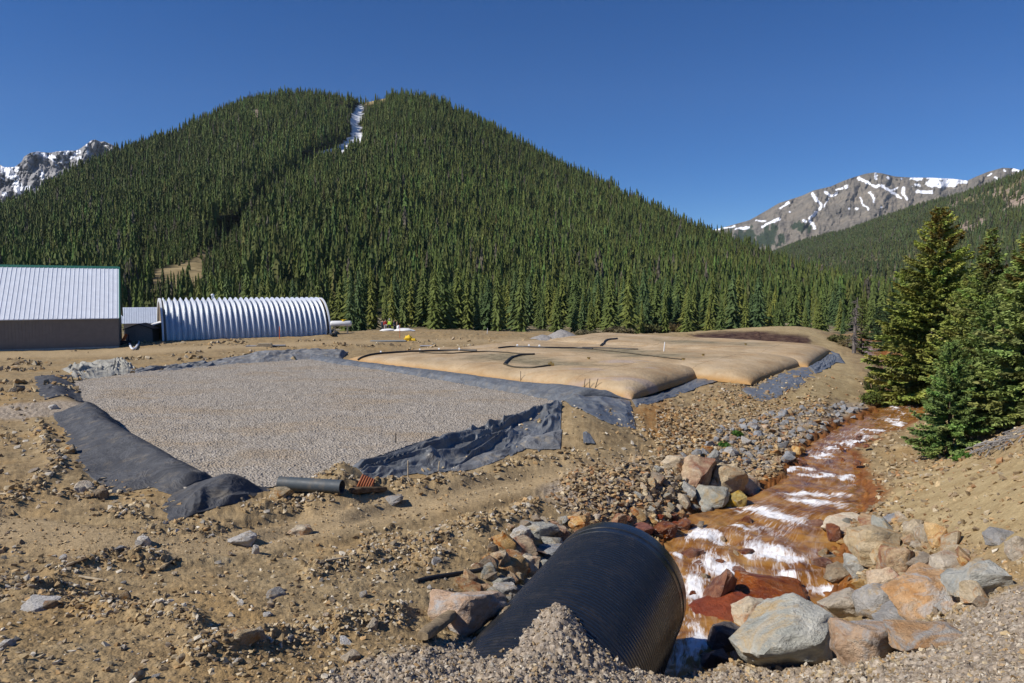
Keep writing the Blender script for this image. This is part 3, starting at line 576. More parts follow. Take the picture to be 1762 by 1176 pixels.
gd = np.abs(qx - np.interp(qy, [p[1] for p in GULLY], [p[0] for p in GULLY])); den *= np.where((gd < 14) & (qy < 430), .35, 1); den *= np.where((qx > 480) & (qx < 720) & (qy > 530), .25, 1)
for _o in (0, 6, 12): den *= np.where(linesd(qx, qy - _o, [(618, 188), (608, 212), (613, 240), (588, 256)]) < 7, .10, 1)
den *= np.where(linesd(qx, qy - 8, [(588, 256), (560, 262), (541, 274), (512, 305)]) < 6, .3, 1)
ok &= fr.rand(len(P)) < den; P = P[ok]; qx = qx[ok]; qy = qy[ok]
Hs = np.clip(fr.lognormal(math.log(10.3), .28, len(P)), 4.5, 18) * (1 + .18 * fbm(P[:, 0] * .012, P[:, 1] * .012, 3, 55)) * (1 - .25 * sstep(300, 160, qy)) * np.where((np.abs(qx - 320) < 90) & (qy > 380), .62, 1)
print('hill trees', len(P), 'area', round(area))
tn = tint_set(len(P), fr, P=P); forest('hill_forest', P, Hs, PRO, fr, tn)
PRO2 = [cone_tree(5, 6, fr, .17) for _ in range(5)]
P, qx, qy, qt, area = vside.sample(52000, fr); i_, j_ = np.clip(((qx - 1180) / 1120 * 419).astype(int), 0, 419), np.clip((qt / 1.12 * 219).astype(int), 0, 219)
ok = (fr.rand(len(P)) < 1 - .80 * np.clip(v_open[i_, j_] + v_rock[i_, j_], 0, 1)) & (qx < 2050) & (qt < 1.02); P = P[ok]
print('side trees', len(P), 'area', round(area))
forest('valley_side_forest', P, fr.uniform(6.5, 12, len(P)), PRO2, fr, tint_set(len(P), fr, (.052, .068, .033), .08, P))
# ------------------------------------------------------------------ geotextile bags
def bag_mat():
    t = NT('tan_geotextile', .85, .15); o = t.obj()
    a = t.ramp(t.noise(.35, 5, .6), [(.3, (.35, .24, .13)), (.5, (.44, .33, .20)), (.7, (.49, .385, .255))])
    a = t.mix(t.ramp(t.noise(.9, 5, .65, t.map(t.pos(), (.35, 1, 1), (0, 0, -.8))), [(.5, 0), (.7, .5)]), a, (.36, .215, .095, 1))
    a = t.mix(.7, a, t.mix(1, a, t.ramp(t.noise(.45, 6, .72, t.map(t.pos(), (1, .5, 1), (0, 0, .8))), [(.3, .72), (.5, 1), (.7, 1.22)]), 'MULTIPLY'))
    wt = t.sep(t.attr('stain')); a = t.mix(wt[0], a, t.mix(t.ramp(t.noise(1.5, 4), [(.4, 0), (.6, 1)]), (.18, .15, .09, 1), (.31, .255, .16, 1)))
    a = t.mix(wt[1], a, (.40, .215, .065, 1)); a = t.mix(wt[2], a, (.37, .32, .33, 1))
    t.bump(t.math('ADD', t.noise(5, 4, .6), t.math('MULTIPLY', t.noise(1.4, 5, .7), 3.0)), .45, .08); return t.col(a)
BAGM = bag_mat(); SEAM = plain('bag_seam', (.30, .20, .11), .9, .1)
class Bag:
    def __init__(s, N, Fq, L, H0, H1, seed, pw=(9, 6)):
        s.N, s.F, s.L = [np.array(p)[:2] for p in (N, Fq, L)]; s.U = (s.N - s.L) / 2; s.V = (s.F - s.N) / 2; s.C = s.L + s.U + s.V
        s.M = np.linalg.inv(np.array([s.U, s.V]).T); s.H0, s.H1, s.seed, s.pw = H0, H1, seed, pw
    def uv(s, x, y):
        d = np.stack([np.asarray(x) - s.C[0], np.asarray(y) - s.C[1]], -1) @ s.M.T; return d[..., 0], d[..., 1]
    def h(s, u, v, x, y):
        H = s.H0 + (s.H1 - s.H0) * (u * .5 + .5); f = np.clip(1 - np.abs(u) ** s.pw[0], 0, 1) * np.clip(1 - np.abs(v) ** s.pw[1], 0, 1)
        return H * f ** .48 * (1 + .10 * fbm(x * .16, y * .16, 3, s.seed)) + .035 * fbm(x * .8, y * .8, 3, s.seed + 3) * f - .10 * np.exp(-((u - .25) ** 2 + v * v) * 5) + .03
    def surf(s, x, y):
        u, v = s.uv(x, y); ins = (np.abs(u) < 1) & (np.abs(v) < 1)
        return np.where(ins, s.h(np.clip(u, -1, 1), np.clip(v, -1, 1), x, y), -9)
    def build(s, label, group):
        nu, nv = 240, 130; q = lambda n: np.sin(np.linspace(-1, 1, n) * math.pi / 2); uu, vv = np.meshgrid(q(nu), q(nv), indexing='ij')
        k = 1 + .018 * np.clip((np.abs(vv) ** 12 + np.abs(uu) ** 12), 0, 1)
        X = s.C[0] + uu * s.U[0] + vv * s.V[0]; Y = s.C[1] + uu * s.U[1] + vv * s.V[1]; Z = s.h(uu, vv, X, Y)
        pud = sstep(1.1, .3, np.hypot((uu - .15) / .62, (vv + .05) / .5) + .8 * fbm(X * .25, Y * .4, 4, s.seed + 9))
        side = sstep(.55, .1, Z / (s.H1 + .01)) * .7; top = sstep(.86, 1.0, np.abs(vv + .05)) * sstep(.6, .9, Z / s.H1) * .5 * (s.seed == 3)
        top = np.maximum(top, .7 * sstep(.55, .75, .5 + .5 * fbm(X * .4, Y * .6, 3, s.seed + 31)) * (uu > .55) * (s.seed == 1)) * .6
        b = mesh_np('sediment_bag', st(X, Y, Z), gridfaces(nu, nv), BAGM, attrs={'stain': st(pud, side, top)}); tag(b, label, 'sediment bag', group)
        for k_, (fix, rng) in enumerate((( .72, 'u'), (.0, 'u'), (-.62, 'u'))):
            v = np.linspace(-.985, .985, 60); u = np.full(60, fix); x = s.C[0] + u * s.U[0] + v * s.V[0]; y = s.C[1] + u * s.U[1] + v * s.V[1]
            MB().tube(np.stack([x, y, s.h(u, v, x, y) - .012], 1), .022, 5).build('seam', SEAM, b, True)
        EXTRA.append(s.surf); return b
N1, F1, L1 = at_h(1087, 690, 6.0), at_h(1213, 649, 6.0), at_h(594, 622, 6.0); EB = (L1 - N1) / np.linalg.norm(L1 - N1)
N2, F2 = at_h(1292, 664, 6.02), at_h(1385, 629, 6.02); N3, F3 = at_h(1391, 634, 6.02), at_h(1431, 607, 6.02)
bg_ = 'geotextile sediment bags'
bag1 = Bag(N1, F1, L1, .6, 1.1, 1, (14, 9)); bag2 = Bag(N2, F2, N2 + EB * 33, .7, .95, 2, (14, 9)); bag3 = Bag(N3, F3, N3 + EB * 31, 1.0, 1.0, 3, (12, 7))
bag1.build('nearest tan geotextile bag, with a looped black hose lying on its top', bg_)
bag2.build('middle flat tan geotextile bag squeezed between the two other bags', bg_)
bag3.build('farthest orange sided geotextile bag, beside the dark brown sludge patch', bg_)

# ------------------------------------------------------------------ liner sheets
def cloth(name, c, rough=.7, dust=(.30, .24, .15), k=.25, seed=0):
    t = NT(name, rough, .35); n = t.noise(.9, 5, .65)
    b = t.ramp(n, [(.3, tuple(x * .75 for x in c)), (.7, tuple(x * 1.25 for x in c))])
    b = t.mix(t.ramp(t.noise(1.7, 6, .7), [(.52, 0), (.68, k)]), b, (*dust, 1)); b = t.mix(t.ramp(t.noise(9, 4, .8), [(.60, 0), (.72, k)]), b, (*dust, 1))
    cr = t.math('ABSOLUTE', t.math('SUBTRACT', t.noise(1.1, 4, .6, None, 1.0), .5)); cr = t.ramp(cr, [(0, 1), (.10, 0)]); b = t.mix(t.math('MULTIPLY', cr, .35), b, t.mix(1, b, (2.0, 2.0, 1.95, 1), 'MULTIPLY'))
    t.bump(t.math('ADD', t.math('ADD', t.noise(3, 5, .6), t.math('MULTIPLY', cr, .5)), t.math('MULTIPLY', t.noise(40, 2), .15)), .5, .07); return t.col(b)
BLK = cloth('black_geotextile', (.056, .058, .063), .75); BLU = cloth('blue_grey_geotextile', (.118, .126, .134), .36); GRY = cloth('faded_grey_geotextile', (.25, .245, .215), .8, k=.5); MIDG = cloth('weathered_geotextile', (.15, .155, .16), .7, k=.55)
def polyl(pts, n):
    P = np.array([on(*p, True)[:2] if len(p) == 2 else at_h(*p)[:2] for p in pts]); s_ = np.r_[0, np.cumsum(np.hypot(*np.diff(P, axis=0).T))]
    q = np.linspace(0, s_[-1], n); return np.stack([np.interp(q, s_, P[:, 0]), np.interp(q, s_, P[:, 1])], 1)
def sheet(A, B, m, label, lift=.07, wr=.05, wsc=(1.2, 2.5), mound=None, nu=160, nv=60, rag=.25, seed=1, name='liner_sheet', group='black liner sheets around the cells', sharp=1.0, cat='liner', relief=False):
    a, b = polyl(A, nu), polyl(B, nu); t = np.linspace(0, 1, nv); ln = np.linspace(0, np.hypot(*np.diff((a + b) / 2, axis=0).T).sum(), nu)
    tt_ = t[None] + rag * (np.abs(t[None] - .5) * 2) ** 3 * fbm(ln[:, None] * 1.4 + 0 * t[None], (t[None] > .5) * 31.0 + 0 * ln[:, None], 4, seed) * .35
    X = a[:, None, 0] * (1 - tt_) + b[:, None, 0] * tt_; Y = a[:, None, 1] * (1 - tt_) + b[:, None, 1] * tt_
    wdt = np.hypot(*(a - b).T).mean(); U_, V_ = ln[:, None] + 0 * t[None], t[None] * wdt + 0 * ln[:, None]
    w1 = fbm(U_ * .35, V_ * .5, 3, seed + 11); fold = (.72 * ridged(U_ * wsc[0] + 1.3 * w1, V_ * wsc[1] + 1.5 * w1, 1, seed + 7) + .28 * ridged(U_ * wsc[0] * 2.6 + 2 * w1, V_ * wsc[1] * 2.2 + 2 * w1, 1, seed + 9)) ** sharp
    edge = np.minimum(1, np.minimum(t, 1 - t)[None] * 4.5) * np.minimum(1, np.minimum(ln, ln[-1] - ln)[:, None] * 3)
    Z = np.maximum(gz(X, Y, True), gz(X, Y) - .02 if relief else -99) + lift * (.3 + .7 * edge) + wr * (fold - .45) * edge * 2 + .12 * wr * fbm(U_ * 3, V_ * 3, 2, seed + 3) * edge
    if mound is not None: Z = Z + mound(U_ / ln[-1], t[None] + 0 * U_, X, Y) * edge
    Z = np.maximum(Z, gz(X, Y, True) + .012)
    o = mesh_np(name, st(X, Y, Z), gridfaces(nu, nv), m); sm = o.modifiers.new('thickness', 'SOLIDIFY'); sm.thickness = .012; sm.offset = -1
    return tag(o, label, cat, group)
g_ = 'black liner sheets around the cells'
sheet([(90,712),(110,750),(131,790),(153,820),(188,850),(258,842),(300,852)], [(207,722,6.0),(226,748,6.0),(262,773,6.0),(300,794,6.0),(345,818,6.0),(380,836,6.0),(400,846,6.0)], BLK, 'smooth black liner draped over the earth bank left of the gravel bed', .09, .045, (.25, .6), rag=.22, seed=3, nu=220, mound=lambda u, v, x, y: .30 * np.exp(-((v - .62) / .34) ** 2))
sheet([(60,648),(66,668),(74,690)], [(126,652,6.0),(140,672,6.0),(156,690,6.0)], BLK, 'short black liner piece on the bank behind the gravel spill', .06, .05, (.3, .7), seed=5, nu=70)
sheet([(296,846),(288,868),(280,905)], [(468,838),(462,846),(420,868)], BLK, 'crumpled black liner corner with torn edge at the end of the smooth liner', .10, .16, (.9, .5), seed=8, nu=90, nv=110, sharp=1.4, mound=lambda u, v, x, y: .30 * np.exp(-((v - .6) / .28) ** 2 - ((u - .35) / .3) ** 2))
sheet([(104,636),(140,628),(170,624.5),(200,623),(232,634)], [(128,656),(160,653),(182,651),(206,646),(236,643)], GRY, 'pale grey tarp folded over a heap at the back corner of the gravel bed', .10, .16, (1.3, .25), seed=12, sharp=1.5, mound=lambda u, v, x, y: .5 * np.exp(-((u - .66) / .26) ** 2 - ((v - .2) / .5) ** 2) + .35 * np.exp(-((u - .2) / .15) ** 2 - ((v - .4) / .4) ** 2), name='tarp', cat='tarp')
sheet([(228,638),(300,631),(360,623),(400,616),(440,611),(480,608),(540,606),(600,606)], [(228,646,6.0),(300,639,6.0),(360,633,6.0),(400,630,6.0),(440,627,6.0),(480,623,6.0),(520,620,6.0),(585,620,6.0)], MIDG, 'long faded grey liner along the back edge of the gravel bed', .12, .22, (.5, .3), seed=15, nu=300, sharp=1.4, mound=lambda u, v, x, y: .35 * np.exp(-((v - .45) / .3) ** 2) * sstep(.2, .6, u))
sheet([(536,612,6.0),(594,621,6.0),(700,636,6.0),(800,650,6.0),(900,664,6.0),(1000,678,6.0),(1086,690,6.0)], [(530,619,6.0),(570,627,6.0),(640,636,6.0),(740,653,6.0),(850,673,6.0),(930,688,6.0),(970,697,6.0)], BLU, 'long blue grey liner strip between the gravel bed and the nearest bag', .08, .05, (.35, .5), seed=18, nu=260, mound=lambda u, v, x, y: .32 * np.sin(np.pi * np.clip(v, 0, 1)))
sheet([(958,690),(1000,682),(1040,684),(1084,692)], [(984,702),(1012,715),(1052,730),(1094,740)], BLU, 'blue grey liner apron spilling down below the corner of the nearest bag', .10, .13, (.9, .22), seed=21, nu=140, nv=90, sharp=1.3)
sheet([(968,693,5.9),(930,708,5.9),(870,731,5.9),(800,753,5.9),(750,766,5.9),(690,785,5.9),(640,798,5.9),(598,810,5.9)], [(964,756),(935,764),(890,778),(840,796),(795,812),(730,818),(680,824),(636,834)], BLU, 'heavily crumpled liner over the near bank of the gravel bed', .12, .27, (.26, .80), seed=24, nu=320, nv=120, sharp=1.5, rag=.4)
sheet([(902,752),(935,748),(967,742)], [(888,772),(930,776),(964,776)], MIDG, 'faded torn liner flap lying below the crumpled liner', .08, .12, (.8, .8), seed=27, nu=70, nv=40)
sheet([(780,790),(830,782),(880,772)], [(775,815),(820,808),(868,790)], MIDG, 'small faded liner remnant on the dirt at the foot of the bank', .05, .07, (.9, .9), seed=28, nu=60, nv=40)
sheet([(1002,736),(1012,742)], [(1004,764),(1024,764)], BLU, 'small liner scrap stuck in the dirt mound', .06, .08, (1.5, 1.5), seed=30, nu=30, nv=30)
sheet([(1086,689,6.0),(1150,668,6.0),(1208,648,6.0),(1232,641,6.0)], [(1094,702),(1150,686),(1200,668),(1240,655)], BLU, 'liner edge showing under the end of the nearest bag', .07, .06, (.5, .4), seed=33, nu=120, nv=40)
sheet([(1262,664),(1294,662,6.0),(1340,647,6.0),(1386,631,6.0)], [(1312,698),(1338,684),(1370,668),(1404,648)], BLU, 'liner apron under the end of the middle bag', .07, .06, (.6, .15), seed=36, nu=120, nv=60, rag=.5)
sheet([(1388,633,6.0),(1412,619,6.0),(1430,606,6.0),(1444,610)], [(1403,645),(1424,635),(1440,624),(1454,626)], BLU, 'narrow crumpled liner under the end of the farthest bag', .09, .12, (.6, .5), seed=39, nu=80, nv=40)
sheet([(440,831),(500,824),(548,821)], [(450,842),(500,837),(542,833)], BLU, 'low liner strip behind the short black pipe', .06, .05, (.6, .6), seed=42, nu=60, nv=30)

# ------------------------------------------------------------------ culvert and pipes
def poly_mat(name, c, rough, spec=.5, dust=.35):
    t = NT(name, rough, spec); t.col(t.mix(t.ramp(t.noise(2.5, 6, .75), [(.5, 0), (.8, dust)]), (*c, 1), (.20, .16, .11, 1)))
    t.rough(t.ramp(t.noise(6, 4, .6), [(.3, rough - .06), (.7, rough + .1)])); return t.m
HDPE = poly_mat('black_polyethylene', (.013, .015, .019), .28, .55, .14)
PC, PA = np.array([2.3, 15.0, -.54]), math.radians(22); PR = 1.5
pax = np.array([math.sin(PA), math.cos(PA), 0]); prt = np.array([math.cos(PA), -math.sin(PA), 0]); pup = np.array([0, 0, 1.0])
def ring_mesh(profile, n=144, twist=0):   # profile: list of (metres along the axis, radius)
    V = []; q = np.linspace(0, 2 * math.pi, n, endpoint=False)
    for s_, r_ in profile: V.append(PC + s_ * pax + r_ * (np.cos(q)[:, None] * prt + np.sin(q)[:, None] * pup))
    V = np.vstack(V); m_ = len(profile); i = np.arange(m_ - 1)[:, None] * n + np.arange(n)[None]; j = np.arange(m_ - 1)[:, None] * n + (np.arange(n)[None] + 1) % n
    return V, np.stack([i, j, j + n, i + n], -1).reshape(-1, 4)
cul = empty('culvert', PC - pax * 3 - pup * PR); tag(cul, 'large black ribbed plastic culvert coming out of the gravel', 'culvert')
bpy.context.view_layer.update(); _inv = cul.matrix_world.inverted()
def under(o, parent): o.parent = parent; o.matrix_parent_inverse = parent.matrix_world.inverted(); return o
prof = []
for s_ in np.arange(-6.5, -.62, .0125):
    k = (s_ / .105) % 1; prof.append((s_, PR + .013 * sstep(.0, .22, k) * sstep(1.0, .5, k) - (.003 if k < .08 else 0)))
V, Fc = ring_mesh(prof); under(mesh_np('ribbed_shell', V, Fc, HDPE), cul)
V, Fc = ring_mesh([(-.62, PR - .01), (-.61, PR + .012), (-.40, PR + .012), (-.38, PR + .03), (-.05, PR + .03), (0, PR + .022), (.005, PR - .05), (-.3, PR - .055), (-6.5, PR - .055)]); rim_ = under(mesh_np('rim', V, Fc, HDPE), cul); rim_.data.set_sharp_from_angle(angle=math.radians(40))

def hollow(px0, py0, px1, py1, r, t, name, m, label, cat, lift=0.0, ribs=0):
    a, b = on(px0, py0), on(px1, py1); a = Vector(a) + Vector((0, 0, r + lift)); b = Vector(b) + Vector((0, 0, r + lift)); L = (b - a).length; d = (b - a).normalized()
    u = d.cross(Vector((0, 0, 1))).normalized(); v = u.cross(d); n = 32; pr = [(0, r - t), (0, r)]
    if ribs: pr += [(L * k / ribs / 4, r + (.02 if k % 4 in (1, 2) else 0)) for k in range(1, ribs * 4)]
    pr += [(L, r), (L, r - t), (0, r - t)]; V = []; Fc = []
    for s_, q in pr:
        for k in range(n): an = 2 * math.pi * k / n; V.append(a + d * s_ + (u * math.cos(an) + v * math.sin(an)) * q)
    for i in range(len(pr) - 1):
        for k in range(n): Fc.append((i * n + k, i * n + (k + 1) % n, (i + 1) * n + (k + 1) % n, (i + 1) * n + k))
    return tag(MB().add(V, Fc).build(name, m, None, True), label, cat)
hollow(482, 846, 589, 853, .20, .02, 'short_pipe', poly_mat('dusty_black_pipe', (.06, .075, .085), .55, .4, .8), 'short dusty black pipe lying on the dirt near the gravel bed corner', 'pipe', .05)
hollow(618, 832, 641, 842, .24, .03, 'drain_pipe', plain('terracotta_plastic', (.34, .115, .05), .7), 'terracotta coloured ribbed drain pipe end half buried in the dirt mound', 'pipe', -.20, 6)
WOOD = plain('weathered_wood', (.26, .20, .125), .9, .1, var=.35, scale=12, bump=.5); PALEW = plain('pale_plank_wood', (.46, .38, .26), .85, .1, var=.25, scale=10, bump=.3); BRW = plain('rotten_wood', (.13, .09, .055), .95, .1, var=.4, scale=10, bump=.5)
def timber(p0, p1, wd, th, m, name, label, cat, lift=.0, rag=.12, z1=0):
    a, b = Vector(on(*p0)), Vector(on(*p1)); a.z += lift + th / 2; b.z += lift + th / 2 + z1; n = 14; d = (b - a).normalized(); u = d.cross(Vector((0, 0, 1))).normalized(); v = u.cross(d); V = []; Fc = []; k = 8
    for i in range(n + 1):
        s_ = i / n; tp = (1 - .25 * s_) * (1 - .5 * max(0, abs(s_ - .5) * 2 - .9) * 5)
        for j in range(k):
            an = 2 * math.pi * (j + .5) / k; c, s2 = math.cos(an), math.sin(an); c = math.copysign(abs(c) ** .6, c); s2 = math.copysign(abs(s2) ** .6, s2); q = 1 + rnd.uniform(-rag, rag)
            V.append(a + (b - a) * s_ + u * c * wd / 2 * tp * q + v * s2 * th / 2 * tp * q)
    for i in range(n):
        for j in range(k): Fc.append((i * k + j, i * k + (j + 1) % k, (i + 1) * k + (j + 1) % k, (i + 1) * k + j))
    Fc += [tuple(range(k))[::-1], tuple(range(n * k, n * k + k))]
    return tag(MB().add(V, Fc).build(name, m, None, True, angle=50), label, cat)
timber((727, 1108), (800, 1072), .24, .16, WOOD, 'log', 'weathered split log leaning against the big boulder left of the culvert', 'log', .03, z1=.22)
timber((604, 850), (664, 846), .26, .2, BRW, 'half_buried_log', 'rotten brown timber half sunk in the dirt beside the short black pipe', 'log', -.02)
for k, (a, b, wd, lb) in enumerate([((-14, 853), (30, 852), .13, 'pale plank at the left edge of the dirt beside the smooth liner'), ((115, 978), (150, 965), .09, 'dark stick on a low dirt ridge by the pale broken plank'), ((136, 996), (178, 1002), .06, 'thin pale broken plank on the foreground dirt'), ((276, 983), (305, 960), .10, 'short slanting grey board on the dirt track'), ((399, 1026), (416, 1041), .05, 'small pale wood splinter in the foreground dirt'), ((560, 968), (600, 962), .06, 'thin bleached stick on the dirt track')]):
    timber(a, b, wd, .035, (PALEW, BRW, PALEW, WOOD, PALEW, PALEW)[k], 'plank' if k in (0, 2, 3) else 'stick', lb, 'plank' if k in (0, 2, 3) else 'stick', .02, .15)
def hose(pts, r, m, label, name='hose', lift=0.0, extra=True, n=10, base=True, group=None):
    P = np.array([on(*p, base, extra) for p in pts]); P[:, 2] += r * .7 + lift; Q = catmull(P, n)
    if extra:
        zz = gz(Q[:, 0], Q[:, 1], base)
        for f in EXTRA: zz = np.maximum(zz, f(Q[:, 0], Q[:, 1]))
        Q[:, 2] = zz + r * .7 + lift
    return tag(MB().tube(Q, r, 8).build(name, m, None, True), label, 'hose', group)
RUB = plain('black_rubber', (.022, .02, .018), .5, .4, var=.3); OLIVE = plain('olive_hose', (.06, .05, .03), .6, .3); BRASS = plain('brass_fitting', (.40, .28, .10), .4, .5, .6); WHT = plain('white_plastic', (.75, .75, .74), .5, .3, var=.05)
hg = 'hoses lying on the bags'
hs = [hose([(616,622),(628,615),(645,611),(680,608),(720,606),(760,605),(800,604.5),(820,605)], .10, RUB, 'thick black hose curving along the left end of the nearest bag', group=hg),
      hose([(722,607.5),(760,609),(800,607.5),(840,606),(880,608.5),(918,611)], .06, OLIVE, 'thin olive hose running from the thick hose across the nearest bag', group=hg),
      hose([(920,611),(893,613),(878,618),(868,628)], .09, RUB, 'hooked black hose at the middle of the nearest bag', group=hg),
      hose([(868,628),(880,632),(905,634),(925,633),(948,630)], .065, OLIVE, 'thin olive hose ending in a brass coupling on the nearest bag', group=hg),
      hose([(858,600),(880,598),(900,598),(940,599.5),(990,600),(1020,602)], .085, RUB, 'black hose along the seam between the nearest and middle bags', group=hg),
      hose([(1020,602),(1060,606),(1100,611),(1140,616),(1176,620)], .05, OLIVE, 'thin dark hose trailing across the middle bag', group=hg),
      hose([(1002,599),(1040,600),(1080,601.5),(1098,602)], .06, RUB, 'short dark hose in front of the farthest bag', group=hg),
      hose([(1034,596),(1040,590),(1048,585.5),(1062,584)], .10, RUB, 'black hose hanging over the edge of the farthest bag', group=hg)]
for hi, spots in ((0, [(655, 609.5), (722, 605.5), (755, 604.5), (790, 604)]), (4, [(890, 597.5), (910, 598), (928, 598.5)])):
    for s_ in spots:
        p = on(*s_, True, True); MB().tube([(p[0] - .06, p[1], p[2] + .12), (p[0] + .07, p[1] + .02, p[2] + .12)], .16, 10).build('clamp', WHT, hs[hi], True)
p = on(948, 630, True, True); MB().tube([(p[0] - .2, p[1], p[2] + .1), (p[0] + .22, p[1], p[2] + .1)], .13, 10).box((p[0], p[1], p[2] + .2), (.12, .12, .22)).build('coupling', BRASS, hs[3])
for q, lb in (((1013, 618.5), 'small brass valve on the top of the nearest bag'), ((1176, 620), 'small dark valve at the end of the thin hose on the middle bag'), ((1210, 612.5), 'small brown valve on the middle bag'), ((1283, 594), 'small tan fill port on the farthest bag')):
    p = on(*q, True, True); v_ = MB().tube([(p[0], p[1], p[2] - .03), (p[0], p[1], p[2] + .09)], .09, 12).tube([(p[0] - .14, p[1], p[2] + .13), (p[0] + .14, p[1], p[2] + .13)], .035, 8).build('valve', BRASS, None, True); tag(v_, lb, 'valve')
hose([(716, 1003), (745, 996), (785, 990), (812, 986), (830, 982)], .055, RUB, 'half buried black hose in the dirt left of the boulders', 'buried_hose', -.02, False, base=False)
# stakes and rods
STEEL = plain('rusty_steel_rod', (.05, .04, .035), .7, .3); ORA = plain('orange_paint', (.62, .13, .03), .6)
def stake(px, y1, y0, m, label, name, r=.022, dx=0, extra=True, group=None, foot=None):
    b = on(px, y1, True, extra); t_ = at_y(px + dx, y0, b[1]); s_ = MB().tube([(b[0], b[1], b[2] - .15), tuple(t_)], r, 6).build(name, m, None, True); tag(s_, label, 'stake', group)
    if foot: MB().tube([(b[0], b[1], b[2] - .02), (b[0], b[1], b[2] + .03)], .16, 12).build('foot_patch', foot, s_)
stake(681, 768, 746, STEEL, 'black rod with a pale foot at the rim of the crumpled liner', 'steel_rod', foot=WHT)
stake(702, 826, 793, PALEW, 'wooden peg in the dirt below the crumpled liner, nearer the black pipe', 'peg'); stake(753, 812, 794, PALEW, 'short wooden peg below the middle of the crumpled liner', 'peg', dx=3)
stake(896, 656, 639, STEEL, 'lone thin rod standing at the edge of the nearest bag', 'steel_rod')
for x, d, lb in ((1004, 3, 'leaning thin rod by the liner apron, leftmost of three'), (1014, 1, 'upright thin rod by the liner apron, middle of three'), (1022, 7, 'most tilted thin rod by the liner apron, rightmost of three')): stake(x, 672, 652, STEEL, lb, 'steel_rod', dx=d, group='rods at the bag corner')
stake(838, 576, 565, WHT, 'white marker stake on the dirt behind the bags', 'marker_stake', .04, 1); stake(1142, 605, 589, WHT, 'white marker stake on the middle bag', 'marker_stake', .05, 2)
stake(427, 581, 562, ORA, 'orange stake standing before the middle of the ribbed hut', 'marker_stake', .06); stake(481, 584, 562, ORA, 'orange stake at the kink before the right half of the ribbed hut', 'marker_stake', .05); stake(688, 582, 558, ORA, 'faint orange stake behind the yellow bundle', 'marker_stake', .03)

# ------------------------------------------------------------------ buildings
def gable_roof(mb, x0, x1, y0, y1, zf, zr, t=.08, ov=.35, rib=.45, front_only=False):
    ym = (y0 + y1) / 2; sl_ = (zr - zf) / (ym - y0)
    for sg in (1, -1):
        ye = y0 - ov if sg > 0 else y1 + ov; ze = zf - ov * sl_
        mb.prism([(x0, ye, ze), (x0, ym, zr), (x0, ym, zr + t), (x0, ye, ze + t)], (x1 - x0, 0, 0))
        if rib:
            n = int((x1 - x0) / rib)
            for i in range(n):
                x = x0 + (i + .5) * (x1 - x0) / n - .025; mb.prism([(x, ye, ze + t + .002), (x, ym - .12 * sg, zr + t + .002 - .12 * sl_), (x, ym - .12 * sg, zr + t + .045 - .12 * sl_), (x, ye, ze + t + .045)], (.05, 0, 0))
def metal(name, c, rough=.45, spec=.5, metallic=0, var=.06): return plain(name, c, rough, spec, metallic, var, 1.5)
ROOFW = metal('white_painted_roof', (.74, .77, .82)); TANW = plain('tan_metal_siding', (.185, .165, .152), .6, .3, var=.08, scale=2); GREEN = plain('green_trim', (.03, .15, .11), .5); CONC = plain('concrete', (.42, .38, .32), .9, .1, var=.2)
DARKR = plain('dark_roof_edge', (.035, .035, .04), .7); BLUR = metal('pale_blue_roof', (.58, .63, .70))
bo = at_h(205, 598, 6.0); BA = math.radians(28)
barn = empty('barn', tuple(bo), BA); tag(barn, 'big tan barn with white standing seam roof and green trim', 'barn')
w_ = MB(); BL, BD, BE, BRG = 26, 14, 3.45, 9.0
w_.prism([(-BL, 0, -.5), (0, 0, -.5), (0, 0, BE), (-BL, 0, BE)], (0, .15, 0)).prism([(-BL, BD - .15, -.5), (0, BD - .15, -.5), (0, BD - .15, BE), (-BL, BD - .15, BE)], (0, .15, 0))
for i in range(int(BL / .3)): w_.box((-.15 - i * .3, -.012, BE / 2), (.05, .03, BE))
w_.build('wall', TANW, barn)
for x in (0, -BL):
    g = MB().prism([(x, .15, -.5), (x, BD - .15, -.5), (x, BD - .15, BE), (x, BD / 2, BRG - .05), (x, .15, BE)], (-.15 if x == 0 else .15, 0, 0))
    if x == 0:
        for i in range(45):
            y = .2 + i * .31
            if y < BD - .2: g.box((.01, y, (BE + (1 - abs(y - BD / 2) / (BD / 2)) * (BRG - BE)) / 2 - .1), (.03, .05, BE + (1 - abs(y - BD / 2) / (BD / 2)) * (BRG - BE) - .2))
    g.build('gable_wall', TANW, barn)
r_ = MB(); gable_roof(r_, -BL - .3, .1, 0, BD, BE + .02, BRG, .08, .35, .42); r_.build('roof', ROOFW, barn)
for sg in (0, 1):
    ya, za = (-.36, BE - .35 * (BRG - BE) / 7) if sg == 0 else (BD + .36, BE - .35 * (BRG - BE) / 7)
    MB().prism([(.103, ya, za - .12), (.103, BD / 2, BRG - .12), (.103, BD / 2, BRG + .16), (.103, ya, za + .16)], (.12, 0, 0)).build('rake_trim', GREEN, barn)
MB().prism([(-BL - .3, BD / 2 - .25, BRG - .08), (-BL - .3, BD / 2, BRG + .2), (-BL - .3, BD / 2 + .25, BRG - .08)], (BL + .4, 0, 0)).build('ridge_cap', GREEN, barn)
MB().box((-BL / 2, -.03, -.05), (BL, .12, .35)).build('foundation', CONC, barn)

